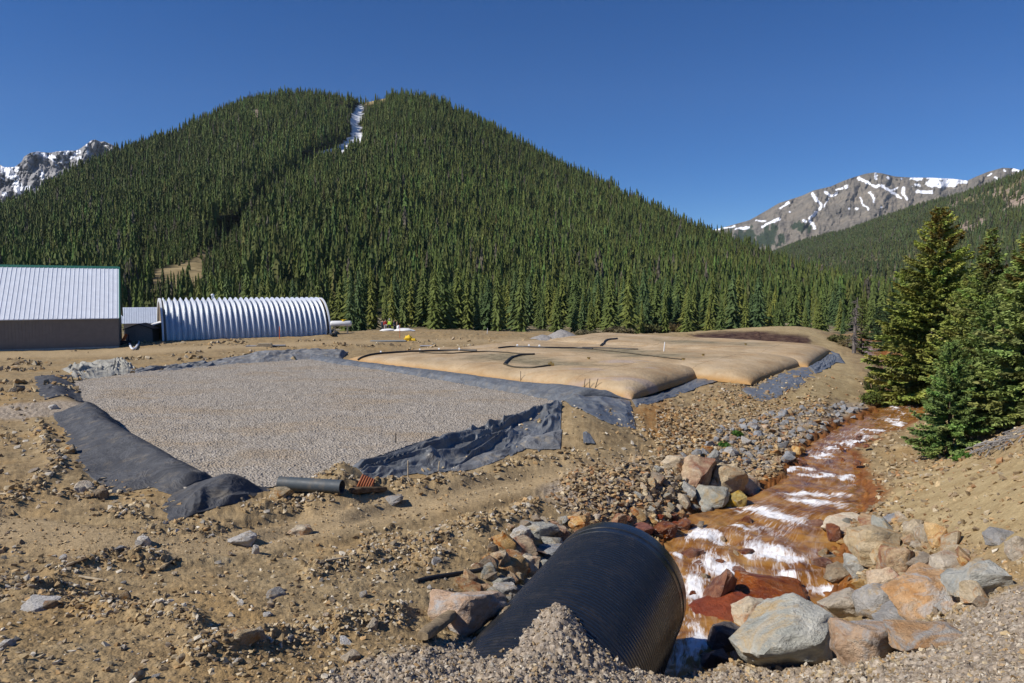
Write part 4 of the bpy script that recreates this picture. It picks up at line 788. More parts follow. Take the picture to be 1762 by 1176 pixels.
def galv():
    t = NT('galvanised_steel', .5, .5); t.b.inputs['Metallic'].default_value = .85
    return t.col(t.ramp(t.noise(1.3, 5, .7), [(.3, (.70, .73, .76)), (.7, (.82, .85, .88))]))
GALV = galv()
ho = at_y(283, 587, 85.0); HA = math.radians(30); HL, HR, NRB = 20.2, 5.0, 30
hut = empty('quonset_hut', tuple(ho), HA); tag(hut, 'ribbed galvanised steel arch hut behind the gravel bed', 'hut')
nx, nf = NRB * 12 + 1, 56; xs = np.linspace(0, HL, nx); ph = (xs / (HL / NRB)) % 1; fs = np.linspace(-.06, math.pi + .06, nf)
bmp = .58 * np.where(ph < .45, ph / .42, (1 - ph) / .58) - .29
Xg, Fg = np.meshgrid(xs, fs, indexing='ij'); Rg = HR + bmp[:, None] + 0 * Fg
mesh_np('ribbed_shell', st(Xg, HR - Rg * np.cos(Fg), Rg * np.sin(Fg)), gridfaces(nx, nf), GALV, hut).data.set_sharp_from_angle(angle=math.radians(50))
for x, s_ in ((-.02, -1), (HL + .02, 1)):
    MB().prism([(x, HR - (HR + .06) * math.cos(a), (HR + .06) * math.sin(a)) for a in np.linspace(-.03, math.pi + .03, 40)], (-.06 * s_, 0, 0)).build('end_wall', plain('hut_end_wall', (.20, .155, .105), .8), hut)
    fl = MB(); aa = np.linspace(-.03, math.pi + .03, 48)
    V = []; Fc = []
    for a in aa:
        for rr, dx in ((HR - .22, 0), (HR + .2, 0), (HR + .2, .22 * s_), (HR - .22, .22 * s_)): V.append((x + dx, HR - rr * math.cos(a), rr * math.sin(a)))
    for i in range(47):
        for j in range(4): Fc.append((i * 4 + j, i * 4 + (j + 1) % 4, i * 4 + 4 + (j + 1) % 4, i * 4 + 4 + j))
    fl.add(V, Fc).build('end_flashing', metal('white_flashing', (.72, .74, .76)), hut)
MB().box((HL / 2, -.05, -.15), (HL + .6, .5, .34)).box((HL / 2, 2 * HR + .05, -.15), (HL + .6, .5, .34)).build('foundation', BRW, hut)
v_ = MB()
v_.tube([(6.2, HR, HR + .1), (6.2, HR, HR + .55)], .16, 12).tube([(6.2, HR, HR + .55), (6.2, HR, HR + .75)], [.3, .08], 12)
v_.build('roof_vent', GALV, hut, True)

lo = at_y(214, 590, 100.0); lo[2] = -.2
low = empty('low_shed', tuple(lo), math.radians(27)); tag(low, 'long low shed with pale blue metal roof behind the arch hut', 'shed')
MB().prism([(0, 0, -.5), (0, 5, -.5), (0, 5, 2.05), (0, 2.5, 3.9), (0, 0, 2.05)], (12, 0, 0)).build('wall', plain('shed_wall_grey', (.20, .20, .205), .7), low)
r_ = MB(); gable_roof(r_, -.4, 12.3, 0, 5, 2.08, 4.05, .08, .35, .3); r_.build('roof', BLUR, low)
so_ = at_y(216, 589, 84.5)
shd = empty('small_shed', tuple(so_), math.radians(14)); tag(shd, 'small tan gabled shed between the barn and the arch hut', 'shed')
MB().prism([(0, 0, -.4), (3.0, 0, -.4), (3.0, 0, 1.55), (1.5, 0, 2.1), (0, 0, 1.55)], (0, 3.2, 0)).build('wall', plain('shed_wall_tan', (.25, .215, .19), .75), shd)
r_ = MB()
for sg in (0, 1):
    xa, xb = (-.25, 1.5) if sg == 0 else (3.25, 1.5); r_.prism([(xa, -.2, 1.49), (xb, -.2, 2.14), (xb, -.2, 2.22), (xa, -.2, 1.57)], (0, 3.6, 0))
r_.build('roof', DARKR, shd); MB().box((.75, -.02, .75), (.85, .05, 1.5)).build('door', plain('shed_door', (.22, .19, .17), .7), shd)
lt = at_y(263, 588, 88.0)
lean = empty('lean_to', tuple(lt), math.radians(32)); tag(lean, 'brown wooden lean-to with white roof edge against the left end of the arch hut', 'lean-to')
MB().prism([(0, 0, -.4), (1.5, 0, -.4), (1.5, 0, 2.45), (0, 0, 1.95)], (0, 3, 0)).build('wall', plain('lean_to_planks', (.24, .145, .065), .85, .1, var=.3), lean)
MB().prism([(-.3, -.25, 1.86), (1.6, -.25, 2.52), (1.6, -.25, 2.62), (-.3, -.25, 1.96)], (0, 3.4, 0)).build('roof', WHT, lean)

def group_at(px, py, name, label, cat, rz=0, dz=0, grp=None, base=True):
    p = on(px, py, base); e = empty(name, (p[0], p[1], p[2] + dz), rz); return tag(e, label, cat, grp)
pt = at_y(587, 573, 94.5)
tank = empty('propane_tank', tuple(pt), math.radians(6)); tag(tank, 'white propane tank on legs at the right end of the arch hut', 'tank')
th_ = [(-1.45, .05), (-1.43, .18), (-1.36, .30), (-1.22, .38), (1.22, .38), (1.36, .30), (1.43, .18), (1.45, .05)]
MB().tube([(x, 0, 1.25) for x, r in th_], [r for x, r in th_], 20).build('tank_body', metal('tank_white', (.70, .70, .70), .35), tank, True)
for x in (-.85, .85): MB().box((x, 0, .36), (.14, .5, 1.1)).box((x, 0, .9), (.2, .7, .1)).build('leg', plain('tank_leg', (.25, .22, .18), .8), tank)
MB().tube([(.35, 0, 1.55), (.35, 0, 1.78)], [.26, .22], 12).box((.35, 0, 1.79), (.75, .3, .05)).build('valve_cover', plain('yellow_paint', (.75, .50, .02), .5), tank, True)
hose([(566, 574), (573, 571), (580, 573), (576, 577), (568, 577), (566, 572), (574, 569)], .16, plain('dark_hose', (.03, .035, .04), .5), 'tangled dark hose on the ground below the propane tank', 'hose_tangle', .06, False)
hose([(222, 591), (224, 597), (227, 602), (232, 602), (236, 597), (239, 591), (237, 587), (233, 586.5)], .11, metal('white_pipe', (.72, .74, .77), .4), 'bent white pipe lying in the dirt before the small tan shed', 'bent_pipe', .05, False)
ot = group_at(214, 594, 'tilted_barrier', 'orange board tilted against a dark frame at the barn corner', 'barrier', math.radians(20))
MB().box((0, 0, .75), (.32, .12, 1.15), ry=math.radians(28)).build('orange_board', ORA, ot); MB().box((.05, .15, .25), (1.3, .5, .5)).box((.45, .12, .7), (.1, .1, 1.0)).build('frame', DARKR, ot)
pl = group_at(455, 597, 'plank_stack', 'stack of pale planks on the dirt before the arch hut', 'planks', math.radians(10))
for i in range(3): MB().box((.03 * i, 0, .07 + .13 * i), (1.7 - .15 * i, .7, .11)).build('plank', PALEW, pl)
for q, lb in (((437, 596.5), 'flat grey board left of the plank stack'), ((478, 595.5), 'flat grey board right of the plank stack')):
    p = on(*q, True); tag(MB().box((p[0], p[1], p[2] + .05), (1.6, .9, .09), rz=.2).build('grey_board', plain('grey_board', (.25, .26, .27), .7), None, bevel=.01), lb, 'board')
tag(MB().box(tuple(on(668, 588, True) + np.array([0, 0, .05])), (4.2, 1.2, .12), rz=.15).build('ground_sheet', plain('grey_sheet', (.22, .24, .24), .7), None, bevel=.02), 'flat grey panel on the dirt left of the yellow bundle', 'panel')
p = on(703, 587, True); yb = MB()
def blob(mb, c, s3, seed=1, nu=14, nv=9, amp=.18):
    V = [(0, 0, 1)]; rr = np.random.RandomState(seed)
    for i in range(1, nv):
        for j in range(nu):
            a, b = math.pi * i / nv, 2 * math.pi * j / nu; V.append((math.sin(a) * math.cos(b), math.sin(a) * math.sin(b), math.cos(a)))
    V.append((0, 0, -1)); V = np.array(V); V *= (1 + amp * rr.normal(0, 1, (len(V), 1)).clip(-1.5, 1.5)); V = V * np.array(s3) + np.array(c)
    Fc = [(0, 1 + j, 1 + (j + 1) % nu) for j in range(nu)] + [(1 + (i - 1) * nu + j, 1 + i * nu + j, 1 + i * nu + (j + 1) % nu, 1 + (i - 1) * nu + (j + 1) % nu) for i in range(1, nv - 1) for j in range(nu)]
    o = 1 + (nv - 2) * nu; Fc += [(o + j, len(V) - 1, o + (j + 1) % nu) for j in range(nu)]; return mb.add(V, Fc)
blob(yb, (p[0], p[1], p[2] + .25), (.5, .4, .4), 3); blob(yb, (p[0] + .55, p[1] - .1, p[2] + .12), (.4, .3, .2), 4); tag(yb.build('tarp_bundle', plain('yellow_tarp', (.80, .52, .03), .6), None, True), 'crumpled yellow bundle on the dirt behind the bags', 'bundle')
p = on(1540 / 8.81 + 560, 596, True); tag(MB().box((p[0], p[1], p[2] + .04), (1.6, .8, .08), rz=.1).build('grey_mat', plain('grey_mat', (.35, .35, .37), .8), None, bevel=.01), 'flat grey mat at the back edge of the nearest bag', 'mat')
# people by the tree line
SKIN = plain('skin', (.42, .26, .18), .6); 
def person(px, py, h, label, top, legs, hat=None, turn=0, arm=.12):
    p = on(px, py, True); k = h / 1.75
    def skin(name, J, E, R, m, parent=None):
        me = bpy.data.meshes.new(name); me.from_pydata([(x * k, y * k, z * k) for x, y, z in J], E, []); o = bpy.data.objects.new(name, me); link(o, parent)
        sk = o.modifiers.new('skin', 'SKIN'); 
        for i, r in enumerate(R): me.skin_vertices[0].data[i].radius = (r[0] * k, r[1] * k); me.skin_vertices[0].data[i].use_root = (i == 0)
        o.modifiers.new('smooth', 'SUBSURF').levels = 1; me.materials.append(m)
        for md in o.modifiers:
            if md.type == 'SKIN': md.use_smooth_shade = True
        return o
    J = [(0, 0, .95), (0, 0, 1.15), (0, 0, 1.38), (0, -.01, 1.50), (0, -.03, 1.62), (0, -.02, 1.72), (.18, 0, 1.40), (.25, 0, 1.13), (.24, -arm, .90), (.24, -arm - .03, .80), (-.18, 0, 1.40), (-.25, 0, 1.13), (-.24, -arm, .90), (-.24, -arm - .03, .80), (.09, 0, .88), (.11, -.02, .5), (.12, 0, .10), (.13, -.13, .05), (-.09, 0, .88), (-.11, -.02, .5), (-.12, 0, .10), (-.13, -.13, .05)]
    E = [(0, 1), (1, 2), (2, 3), (3, 4), (4, 5), (2, 6), (6, 7), (7, 8), (8, 9), (2, 10), (10, 11), (11, 12), (12, 13), (0, 14), (14, 15), (15, 16), (16, 17), (0, 18), (18, 19), (19, 20), (20, 21)]
    R = [(.14, .10), (.13, .10), (.15, .11), (.055, .055), (.085, .095), (.07, .08), (.065, .065), (.05, .05), (.038, .038), (.045, .03), (.065, .065), (.05, .05), (.038, .038), (.045, .03), (.085, .085), (.06, .06), (.045, .045), (.045, .035), (.085, .085), (.06, .06), (.045, .045), (.045, .035)]
    b = skin('person', J, E, R, SKIN); b.location = tuple(p); b.rotation_euler.z = turn; tag(b, label, 'person', 'people beside the trees')
    g = 1.22; skin('jacket', [J[i] for i in (1, 2, 6, 7, 8, 10, 11, 12)] + [(0, 0, .93)], [(0, 1), (1, 2), (2, 3), (3, 4), (1, 5), (5, 6), (6, 7), (0, 8)], [(.165, .13), (.18, .135), (.08, .08), (.064, .064), (.052, .052), (.08, .08), (.064, .064), (.052, .052), (.165, .13)], top, b)
    skin('trousers', [(0, 0, .92)] + [J[i] for i in (14, 15, 16, 18, 19, 20)], [(0, 1), (1, 2), (2, 3), (0, 4), (4, 5), (5, 6)], [(.155, .12), (.10, .10), (.075, .075), (.062, .062), (.10, .10), (.075, .075), (.062, .062)], legs, b)
    hh = MB(); blob(hh, (0, -.015 * k, 1.74 * k), (.105 * k, .12 * k, .075 * k), 5, 12, 7, 0.01); hh.build('hair' if hat is None else 'hard_hat', hat or plain('dark_hair', (.03, .02, .015), .8), b, True)
DN = plain('dark_denim', (.03, .04, .06), .8); NV = plain('navy_jacket', (.03, .05, .08), .8); RED = plain('red_jacket', (.55, .03, .03), .7); LIME = plain('lime_vest', (.45, .75, .05), .7); LG = plain('pale_trousers', (.55, .53, .5), .8); BRN = plain('brown_jacket', (.16, .10, .07), .8)
person(658, 570, 1.72, 'person in a dark blue jacket standing left of the one in red', NV, DN, None, 2.6)
person(663.5, 570, 1.76, 'person in a red jacket and pale trousers by the tree line', RED, LG, None, .3)
person(670.5, 570, 1.76, 'person in a lime vest and dark trousers beside the red jacket', LIME, DN, WHT, -.4)
person(678.5, 570, 1.68, 'person in dark clothes right of the lime vest', NV, DN, None, 1.2, .2)
person(683, 570.5, 1.5, 'person in a brown jacket beside the white pile', BRN, DN, None, 2.0)
for q, n_, s3, lb in (((666, 571), 5, (1.1, .5, .3), 'low white sheet heap at the feet of the people'), ((694, 571), 8, (1.5, .6, .35), 'white sheet heap right of the people, with a raised end')):
    p = on(*q, True); mb_ = MB(); blob(mb_, (p[0], p[1] + .6, p[2] + .1), s3, n_, 16, 8, .1)
    if n_ == 8: blob(mb_, (p[0] - .8, p[1] + .6, p[2] + .55), (.25, .25, .35), 9, 10, 7, .1)
    tag(mb_.build('white_heap', WHT, None, True), lb, 'sheet heap')
# grey gravel pile beyond the bags
gp = at_h(966, 583, 5.95)
def heap(name, c, rx, ry, h, m, label, seed, cat='gravel pile'):
    n = 90; a, b = np.meshgrid(np.linspace(-1.25, 1.25, n), np.linspace(-1.25, 1.25, n), indexing='ij'); x, y = c[0] + a * rx, c[1] + b * ry; d = np.hypot(a, b)
    z = h * np.clip(1 - d * (1 + .15 * fbm(a * 2, b * 2, 3, seed)), 0, 1) ** .9 + .05 * h * fbm(a * 6, b * 6, 3, seed + 2) - .08 * h; z -= .06 * h * np.exp(-(d / .12) ** 2)
    o = mesh_np(name, st(x, y, gz(x, y, True) + z), gridfaces(n, n), m); return tag(o, label, cat)
t = NT('grey_pile_gravel', .95, .1); GP = t.col(t.mix(.5, t.ramp(t.sep(t.vor(9))[0], [(0, (.18, .17, .16)), (1, (.38, .36, .34))]), (.27, .255, .235, 1)))
heap('gravel_pile', gp, 2.9, 2.9, 1.45, GP, 'conical grey gravel pile behind the nearest bag', 2); heap('gravel_pile', at_h(934, 584, 5.95), 2.0, 1.8, .75, GP, 'low grey gravel heap left of the conical pile', 5)
print('things done', round(time.time() - T0, 1))
# ------------------------------------------------------------------ rocks
from mathutils import noise as mnoise
def rock_mesh(name, seed, npt=15, cuts=3, amp=.07, box=.5, smooth=.22):
    rr = random.Random(seed); bm = bmesh.new()
    for i in range(npt):
        v = Vector((rr.gauss(0, 1), rr.gauss(0, 1), rr.gauss(0, 1))).normalized()
        m_ = max(abs(v.x), abs(v.y), abs(v.z)); v = v * (1 - box) + v / m_ * box; bm.verts.new(v * rr.uniform(.78, 1.0))
    r = bmesh.ops.convex_hull(bm, input=bm.verts[:]); bmesh.ops.delete(bm, geom=[v for v in bm.verts if not v.link_faces], context='VERTS')
    bmesh.ops.triangulate(bm, faces=bm.faces[:])
    bmesh.ops.subdivide_edges(bm, edges=bm.edges[:], cuts=cuts, use_grid_fill=True)
    for _ in range(1): bmesh.ops.smooth_vert(bm, verts=bm.verts[:], factor=smooth, use_axis_x=True, use_axis_y=True, use_axis_z=True)
    off = Vector((seed * 3.7, seed * 1.3, 0)); bm.normal_update()
    for v in bm.verts:
        n = mnoise.fractal(v.co * 1.6 + off, .8, 2.1, 5); cr = -abs(mnoise.noise(v.co * 2.3 + off * 2)) * .6
        v.co += v.normal * amp * (n + cr * .5)
    bmesh.ops.recalc_face_normals(bm, faces=bm.faces[:])
    me = bpy.data.meshes.new(name); bm.to_mesh(me); bm.free(); me.polygons.foreach_set('use_smooth', [True] * len(me.polygons)); me.set_sharp_from_angle(angle=math.radians(32))
    return me
def rock_mat(name, a, b, stain=None, amt=.5, rough=.85, spec=.25, light=1.0):
    t = NT(name, rough, spec); o = t.n('ShaderNodeTexCoord').outputs['Object']; rn = t.rand()
    nd = t.n('ShaderNodeVectorMath', operation='ADD'); t.put(nd.inputs[0], o); cb = t.n('ShaderNodeCombineXYZ'); t.put(cb.inputs[0], t.math('MULTIPLY', rn, 37.0)); t.put(cb.inputs[1], t.math('MULTIPLY', rn, 91.0)); t.put(nd.inputs[1], cb.outputs[0]); v = nd.outputs[0]
    c = t.mix(t.ramp(t.noise(1.3, 6, .65, v, .4), [(.35, 0), (.65, 1)]), (*a, 1), (*b, 1))
    c = t.mix(.6, c, t.mix(1, c, t.ramp(t.noise(5, 8, .8, v), [(.3, .45), (.5, 1), (.7, 1.5)]), 'MULTIPLY'))
    if stain: c = t.mix(t.ramp(t.noise(.9, 5, .7, v, .8), [(.62 - amt * .3, 0), (.72 - amt * .2, 1)]), c, (*stain, 1))
    if stain: c = t.mix(t.ramp(t.noise(1.7, 6, .75, v, 1.2), [(.56, 0), (.66, .75)]), c, t.mix(t.ramp(t.noise(.7, 2, .5, v), [(.45, 0), (.55, 1)]), (.42, .36, .26, 1), (.28, .31, .30, 1)))
    c = t.hsv(c, .5, t.math('ADD', t.math('MULTIPLY', t.math('FRACT', t.math('MULTIPLY', rn, 7.3)), .5), .7), t.math('ADD', t.math('MULTIPLY', t.math('FRACT', t.math('MULTIPLY', rn, 13.7)), .40), 1.05))
    t.bump(t.math('ADD', t.noise(4, 6, .7, v), t.math('MULTIPLY', t.noise(18, 4, .7, v), .4)), .8, .16); return t.col(c)
RK = dict(greygreen=rock_mat('rock_grey_green', (.25, .255, .225), (.40, .39, .34), (.36, .27, .15), .35), grey=rock_mat('rock_grey', (.24, .235, .225), (.39, .37, .34), (.34, .25, .15), .25), tan=rock_mat('rock_tan', (.38, .30, .19), (.50, .42, .30), (.36, .18, .07), .35),
          orange=rock_mat('rock_orange', (.42, .27, .12), (.50, .37, .21), (.27, .10, .035), .55), rust=rock_mat('rock_rust', (.32, .17, .07), (.42, .28, .16), (.33, .32, .30), .45), blue=rock_mat('rock_blue_grey', (.19, .20, .21), (.33, .335, .34), (.33, .22, .12), .22),
          wet=rock_mat('rock_wet_rust', (.16, .045, .013), (.27, .10, .03), (.10, .022, .010), .5, .28, .5), red=rock_mat('rock_wet_red', (.14, .028, .012), (.22, .055, .022), None, 0, .4, .5), yellow=rock_mat('rock_ochre', (.36, .22, .045), (.30, .25, .12), (.2, .13, .04), .4, .6), dark=rock_mat('rock_wet_painted_shade', (.045, .04, .04), (.10, .085, .08), None, 0, .35, .5), pale=rock_mat('rock_pale', (.45, .43, .39), (.60, .57, .52), (.40, .31, .2), .3), brown=rock_mat('rock_brown', (.20, .15, .095), (.32, .25, .165), (.3, .16, .07), .3))  # the dark entry is wet rock with the culvert's shade painted into its colour
BMESH = [rock_mesh('boulder', 100 + i, 15 + i % 6, 7, .11, .45 + .1 * (i % 3)) for i in range(9)]
RMESH = [rock_mesh('rock', 200 + i, 10 + i % 5, 2, .06, .4 + .12 * (i % 3), .25) for i in range(12)]
for me in BMESH + RMESH: me.materials.append(RK['tan'])
def put_rock(me, name, loc, sc, rot, m, label, cat, group=None):
    o = bpy.data.objects.new(name, me); COL.objects.link(o); o.location = tuple(loc); o.scale = sc; o.rotation_euler = rot
    o.material_slots[0].link = 'OBJECT'; o.material_slots[0].material = RK[m]; return tag(o, label, cat, group)
HW = np.where(dC < .15, np.maximum(H1, levC), H1)
def onw(px, py):             # first ground or water point on the line of sight
    x, y, z = ray(px, py); Ys = np.exp(np.linspace(math.log(3), math.log(380), 5000)); t = Ys / y; g = bil(HW, *_idx(x * t, y * t)); k = np.argmax(CZ + z * t < g)
    return np.array([x * t[k], y * t[k], g[k]])
def boulder(cx, yb, wp, hp, m, label, k, rz=None, sink=.12, tilt=.15, dep=.85, name='boulder', grp=None):
    p = onw(cx, yb); d = p[1]; W_ = wp * d / F / 2 * 1.32; rr = random.Random(int(cx * 7 + yb)); yc = p[1] + W_ * dep * .7
    rz = rr.uniform(-.5, .5) if rz is None else rz; zt = at_y(cx, yb - hp, yc + .15 * W_)[2]; zb = min(p[2] - .12, float(gz(p[0], yc))) - .10 * hp * d / F; Hh = (zt - zb) / 2 * 1.10
    put_rock(BMESH[k % len(BMESH)], name, (p[0] * yc / p[1], yc, (zt + zb) / 2), (W_, W_ * dep, Hh), (rr.uniform(-tilt, tilt), rr.uniform(-tilt, tilt), rz), m, label, 'boulder', grp)
BL_ = [(1339,1152,176,122,'greygreen','largest grey green boulder just right of the culvert mouth',0,.25),(1492,1137,108,74,'rust','orange boulder with a pale grey face right of the largest boulder',1),(1597,1117,112,48,'rust','flat rusty brown boulder at the gravel edge right of the orange one',2),(1513,1064,88,66,'grey','pale grey pyramid shaped boulder behind the orange boulder',3),
 (1556,1080,110,36,'grey','low flat grey boulder between the pyramid boulder and the rusty one',4),(1607,1054,142,66,'rust','broad red and blue stained slab on the right bank',5),(1682,1026,116,68,'greygreen','big blue green boulder at the right end of the bank pile',6),(1514,965,96,58,'tan','wide tan and grey boulder at the top of the right bank pile',7),
 (1456,922,68,36,'tan','smooth tan boulder at the water edge, highest of the right bank pile',8),(1546,1000,56,62,'orange','upright orange boulder in the middle of the right bank pile',1),(1597,932,46,34,'tan','tan boulder with a dark gap beside the teal scrap',3),(1716,938,46,28,'grey','small grey slab alone on the upper right slope',4),(1755,961,38,38,'tan','tan boulder at the right edge of the gravel slope',7),
 (1323,1044,112,48,'wet','long wet rust slab lying in the stream',5),(1237,1040,52,66,'wet','upright wet orange rock standing in the white water',6),(1243,1068,110,44,'red','dark red wet rock beside the culvert mouth',2),(1254,1120,68,56,'dark','wet rock painted dark for the shadow of the culvert',3),(1416,1092,56,50,'orange','small orange boulder behind the largest boulder',8),
 (1446,1066,76,54,'tan','brown tan boulder left of the pyramid boulder',0),(1519,1019,44,44,'orange','tan orange boulder in front of the upright orange one',2),(1440,1003,50,32,'brown','olive brown rock at the right water edge',4),(1512,912,54,22,'orange','flat orange tan rock behind the smooth tan boulder',5),(1537,900,36,20,'blue','small blue grey rock at the top of the right bank pile',6),(1300,1080,70,52,'tan','tan rock hidden behind the largest boulder',7),(1640,990,60,40,'tan','tan slab between the blue green boulder and the orange one',8),(1576,985,50,36,'brown','brown tan rock left of the tan slab',0),(1480,985,46,34,'greygreen','grey green rock by the water below the wide tan boulder',1),(1230,1150,64,40,'dark','wet slab painted dark for the shade at the foot of the culvert mouth',6),
 (1252,851,62,56,'tan','round pale tan boulder on the left bank above the pool',3),(1206,846,68,62,'orange','big pale orange tan boulder on the left bank above the pool',7),(1223,877,50,40,'greygreen','square grey green boulder at the left water edge',5),(1264,875,38,30,'yellow','yellow ochre rock at the left water edge',2),(1289,849,40,36,'tan','tan rock right of the round pale tan boulder',8),(1158,812,42,30,'tan','flat tan boulder at the top of the left bank pile',4),(1194,806,38,24,'tan','pale tan slab beside the flat tan boulder',6),(1226,800,24,26,'greygreen','grey green rock above the big pale orange tan boulder',0),(1262,818,26,22,'tan','small tan rock behind the round pale tan boulder',1),
 (928,931,58,34,'greygreen','grey green rock at the top of the pile left of the culvert',1),(991,914,42,28,'orange','orange rock highest against the culvert rim',2),(965,940,36,40,'orange','upright pinkish orange rock by the culvert',3),(896,958,50,34,'orange','smooth orange rock in the pile left of the culvert',8),(941,963,52,26,'blue','blue grey slab in the pile left of the culvert',5),(880,992,60,42,'orange','large rounded orange rock left of the culvert',8),(914,998,48,42,'tan','tan rock with a reddish face beside the rounded orange rock',7),(952,988,40,28,'orange','orange tan rock touching the culvert side',0),(893,932,38,26,'pale','pale rock at the upper edge of the pile left of the culvert',4),(874,1033,50,36,'grey','round grey tan rock below the rounded orange rock',3),(842,1000,34,34,'greygreen','grey green rock at the left edge of the pile',6),(863,1016,40,26,'greygreen','small green grey rock above the round grey tan rock',1),(1013,940,28,32,'orange','rust orange rock pressed against the culvert shoulder',2),(975,965,38,26,'tan','tan green rock below the upright pinkish one',5),(913,1022,36,26,'tan','tan ochre rock below the tan one with the reddish face',8),(858,975,34,30,'tan','pale tan rock at the left shoulder of the pile',0),
 (803,1096,124,86,'rust','big brown boulder with rust patches left of the culvert',1,.1),(880,1080,44,34,'tan','smooth tan boulder tucked against the culvert side',8),(938,1010,30,24,'tan','small tan rock wedged by the culvert below the orange tan rock',2),(1104,921,40,24,'red','red brown rock just above the culvert rim',3),(1140,925,44,28,'wet','wet orange rock between the culvert rim and the stream',4),(1060,905,40,22,'orange','low orange rock above the culvert top',6),(1172,915,34,24,'wet','wet rust rock at the pool edge near the culvert rim',0),
 (1197,962,42,18,'wet','low orange rock breaking the white water by the culvert rim',7),(1400,905,40,12,'wet','low wet rock in the riffle under the right bank',2),(1300,922,70,12,'wet','long flat rust stone in the middle of the pool',5),(1280,955,34,12,'wet','small wet rust stone above the main white water',1),(1268,985,30,14,'wet','wet rust stone beside the upright wet rock',3),(1420,960,44,14,'brown','olive wet rock at the right of the pool',6),
 (518,922,36,20,'tan','tan stone with a shadow on the dirt track below the black pipe',4),(477,1030,32,18,'grey','smooth grey stone alone on the foreground dirt',8),(441,955,12,20,'pale','small bright upright stone by the torn liner corner',3),(674,868,34,16,'grey','flat grey block on the dirt below the rotten log',5),(418,940,46,26,'pale','pale crumbly rock below the torn liner corner',0),(499,845,22,16,'tan','squarish tan stone touching the short black pipe',2),(487,858,34,20,'tan','pinkish tan rock below the short black pipe',7),(420,1112,46,34,'tan','tan boulder near the bottom of the picture, with a smaller stone on its right',1),(445,1105,30,28,'tan','stone right of the bottom tan boulder',6),(640,1085,24,22,'tan','whitish stone on the dirt left of the split log',0),(60,1052,60,22,'pale','long pale stone at the left of the foreground dirt',5),(250,940,22,20,'pale','small bluish white stone on the low dirt bank',3),(145,850,30,24,'tan','tan rock at the outer edge of the smooth liner',8),(172,860,26,20,'brown','brown rock at the lower corner of the smooth liner',4),(116,782,24,16,'tan','flat rock stack beside the smooth liner',2),(92,705,14,9,'pale','small white stone where the gravel spill meets the liner',0),(604,1140,40,24,'tan','tan rock at the bottom gravel edge left of the culvert',6),(985,960,1,1,'tan','',0)]
for b in BL_[:-1]: boulder(*b[:7], rz=b[7] if len(b) > 7 else None)
wl = lambda x, y: None
def scatter(poly, n, smin, smax, mats, label, name, grp, seed, flat=.7, cat='rock', mind=.7, up=0.0):
    rr = random.Random(seed); xs_ = [p[0] for p in poly]; ys_ = [p[1] for p in poly]; got = []; tries = 0
    while len(got) < n and tries < n * 60:
        tries += 1; x, y = rr.uniform(min(xs_), max(xs_)), rr.uniform(min(ys_), max(ys_))
        if polysd(np.array([x]), np.array([y]), poly)[0] > 0: continue
        p = on(x, y); s_ = rr.uniform(0, 1) ** 1.8 * (smax - smin) + smin
        if any((p[0] - q[0]) ** 2 + (p[1] - q[1]) ** 2 < (mind * (s_ + q[3])) ** 2 for q in got): continue
        got.append((*p, s_)); m = rr.choice(mats); sx, sy, sz = s_ * rr.uniform(.8, 1.25), s_ * rr.uniform(.7, 1.1), s_ * rr.uniform(flat * .7, flat * 1.15)
        lb = label[m] if isinstance(label, dict) else label
        put_rock(rr.choice(RMESH), name, (p[0], p[1], p[2] + sz * .30 + up), (sx, sy, sz), (rr.uniform(-.5, .5), rr.uniform(-.5, .5), rr.uniform(0, 6.28)), m, lb, cat, (grp[m] if isinstance(grp, dict) else grp))
    return len(got)
R1 = [(1150,802),(1195,772),(1250,728),(1330,708),(1430,694),(1498,692),(1478,716),(1400,752),(1362,790),(1338,812),(1262,795),(1205,800)]
n_ = scatter(R1, 150, .17, .42, ['blue'] * 6 + ['grey'] * 2 + ['orange'], {'blue': 'blue grey angular rock in the riprap band on the bank below the bags', 'grey': 'lighter grey rock in the riprap band on the bank below the bags', 'orange': 'orange rock among the grey riprap on the bank below the bags'}, 'riprap_rock', {'blue': 'blue grey riprap', 'grey': 'light grey riprap', 'orange': 'orange rocks in the riprap'}, 1)
n2 = scatter([(1095,850),(1140,800),(1240,795),(1305,830),(1250,850),(1215,885),(1190,902),(1120,890)], 72, .20, .46, ['brown', 'tan', 'greygreen', 'tan'], {'brown': 'brown rock in the pile between the dirt track and the stream pool', 'greygreen': 'greenish rock in the pile between the dirt track and the stream pool', 'tan': 'tan rock in the pile between the dirt track and the stream pool'}, 'bank_rock', 'rocks above the stream pool', 2, .8)
n3 = scatter([(1075,890),(1200,890),(1215,912),(1150,935),(1090,905)], 20, .16, .34, ['wet', 'red', 'orange'], {'wet': 'wet rust rock in the row above the culvert rim', 'red': 'wet dark red rock in the row above the culvert rim', 'orange': 'orange rock in the row above the culvert rim'}, 'bank_rock', 'rusty rocks above the culvert rim', 3)
n4 = scatter([(800,1010),(850,925),(920,892),(1015,885),(1045,905),(985,960),(930,1020),(880,1075),(840,1050)], 62, .17, .40, ['tan', 'orange', 'orange', 'greygreen', 'brown'], {'tan': 'small tan rock filling the pile left of the culvert', 'orange': 'small orange rock filling the pile left of the culvert', 'greygreen': 'small greenish rock filling the pile left of the culvert', 'brown': 'small brown rock filling the pile left of the culvert'}, 'bank_rock', 'small rocks in the pile left of the culvert', 4)
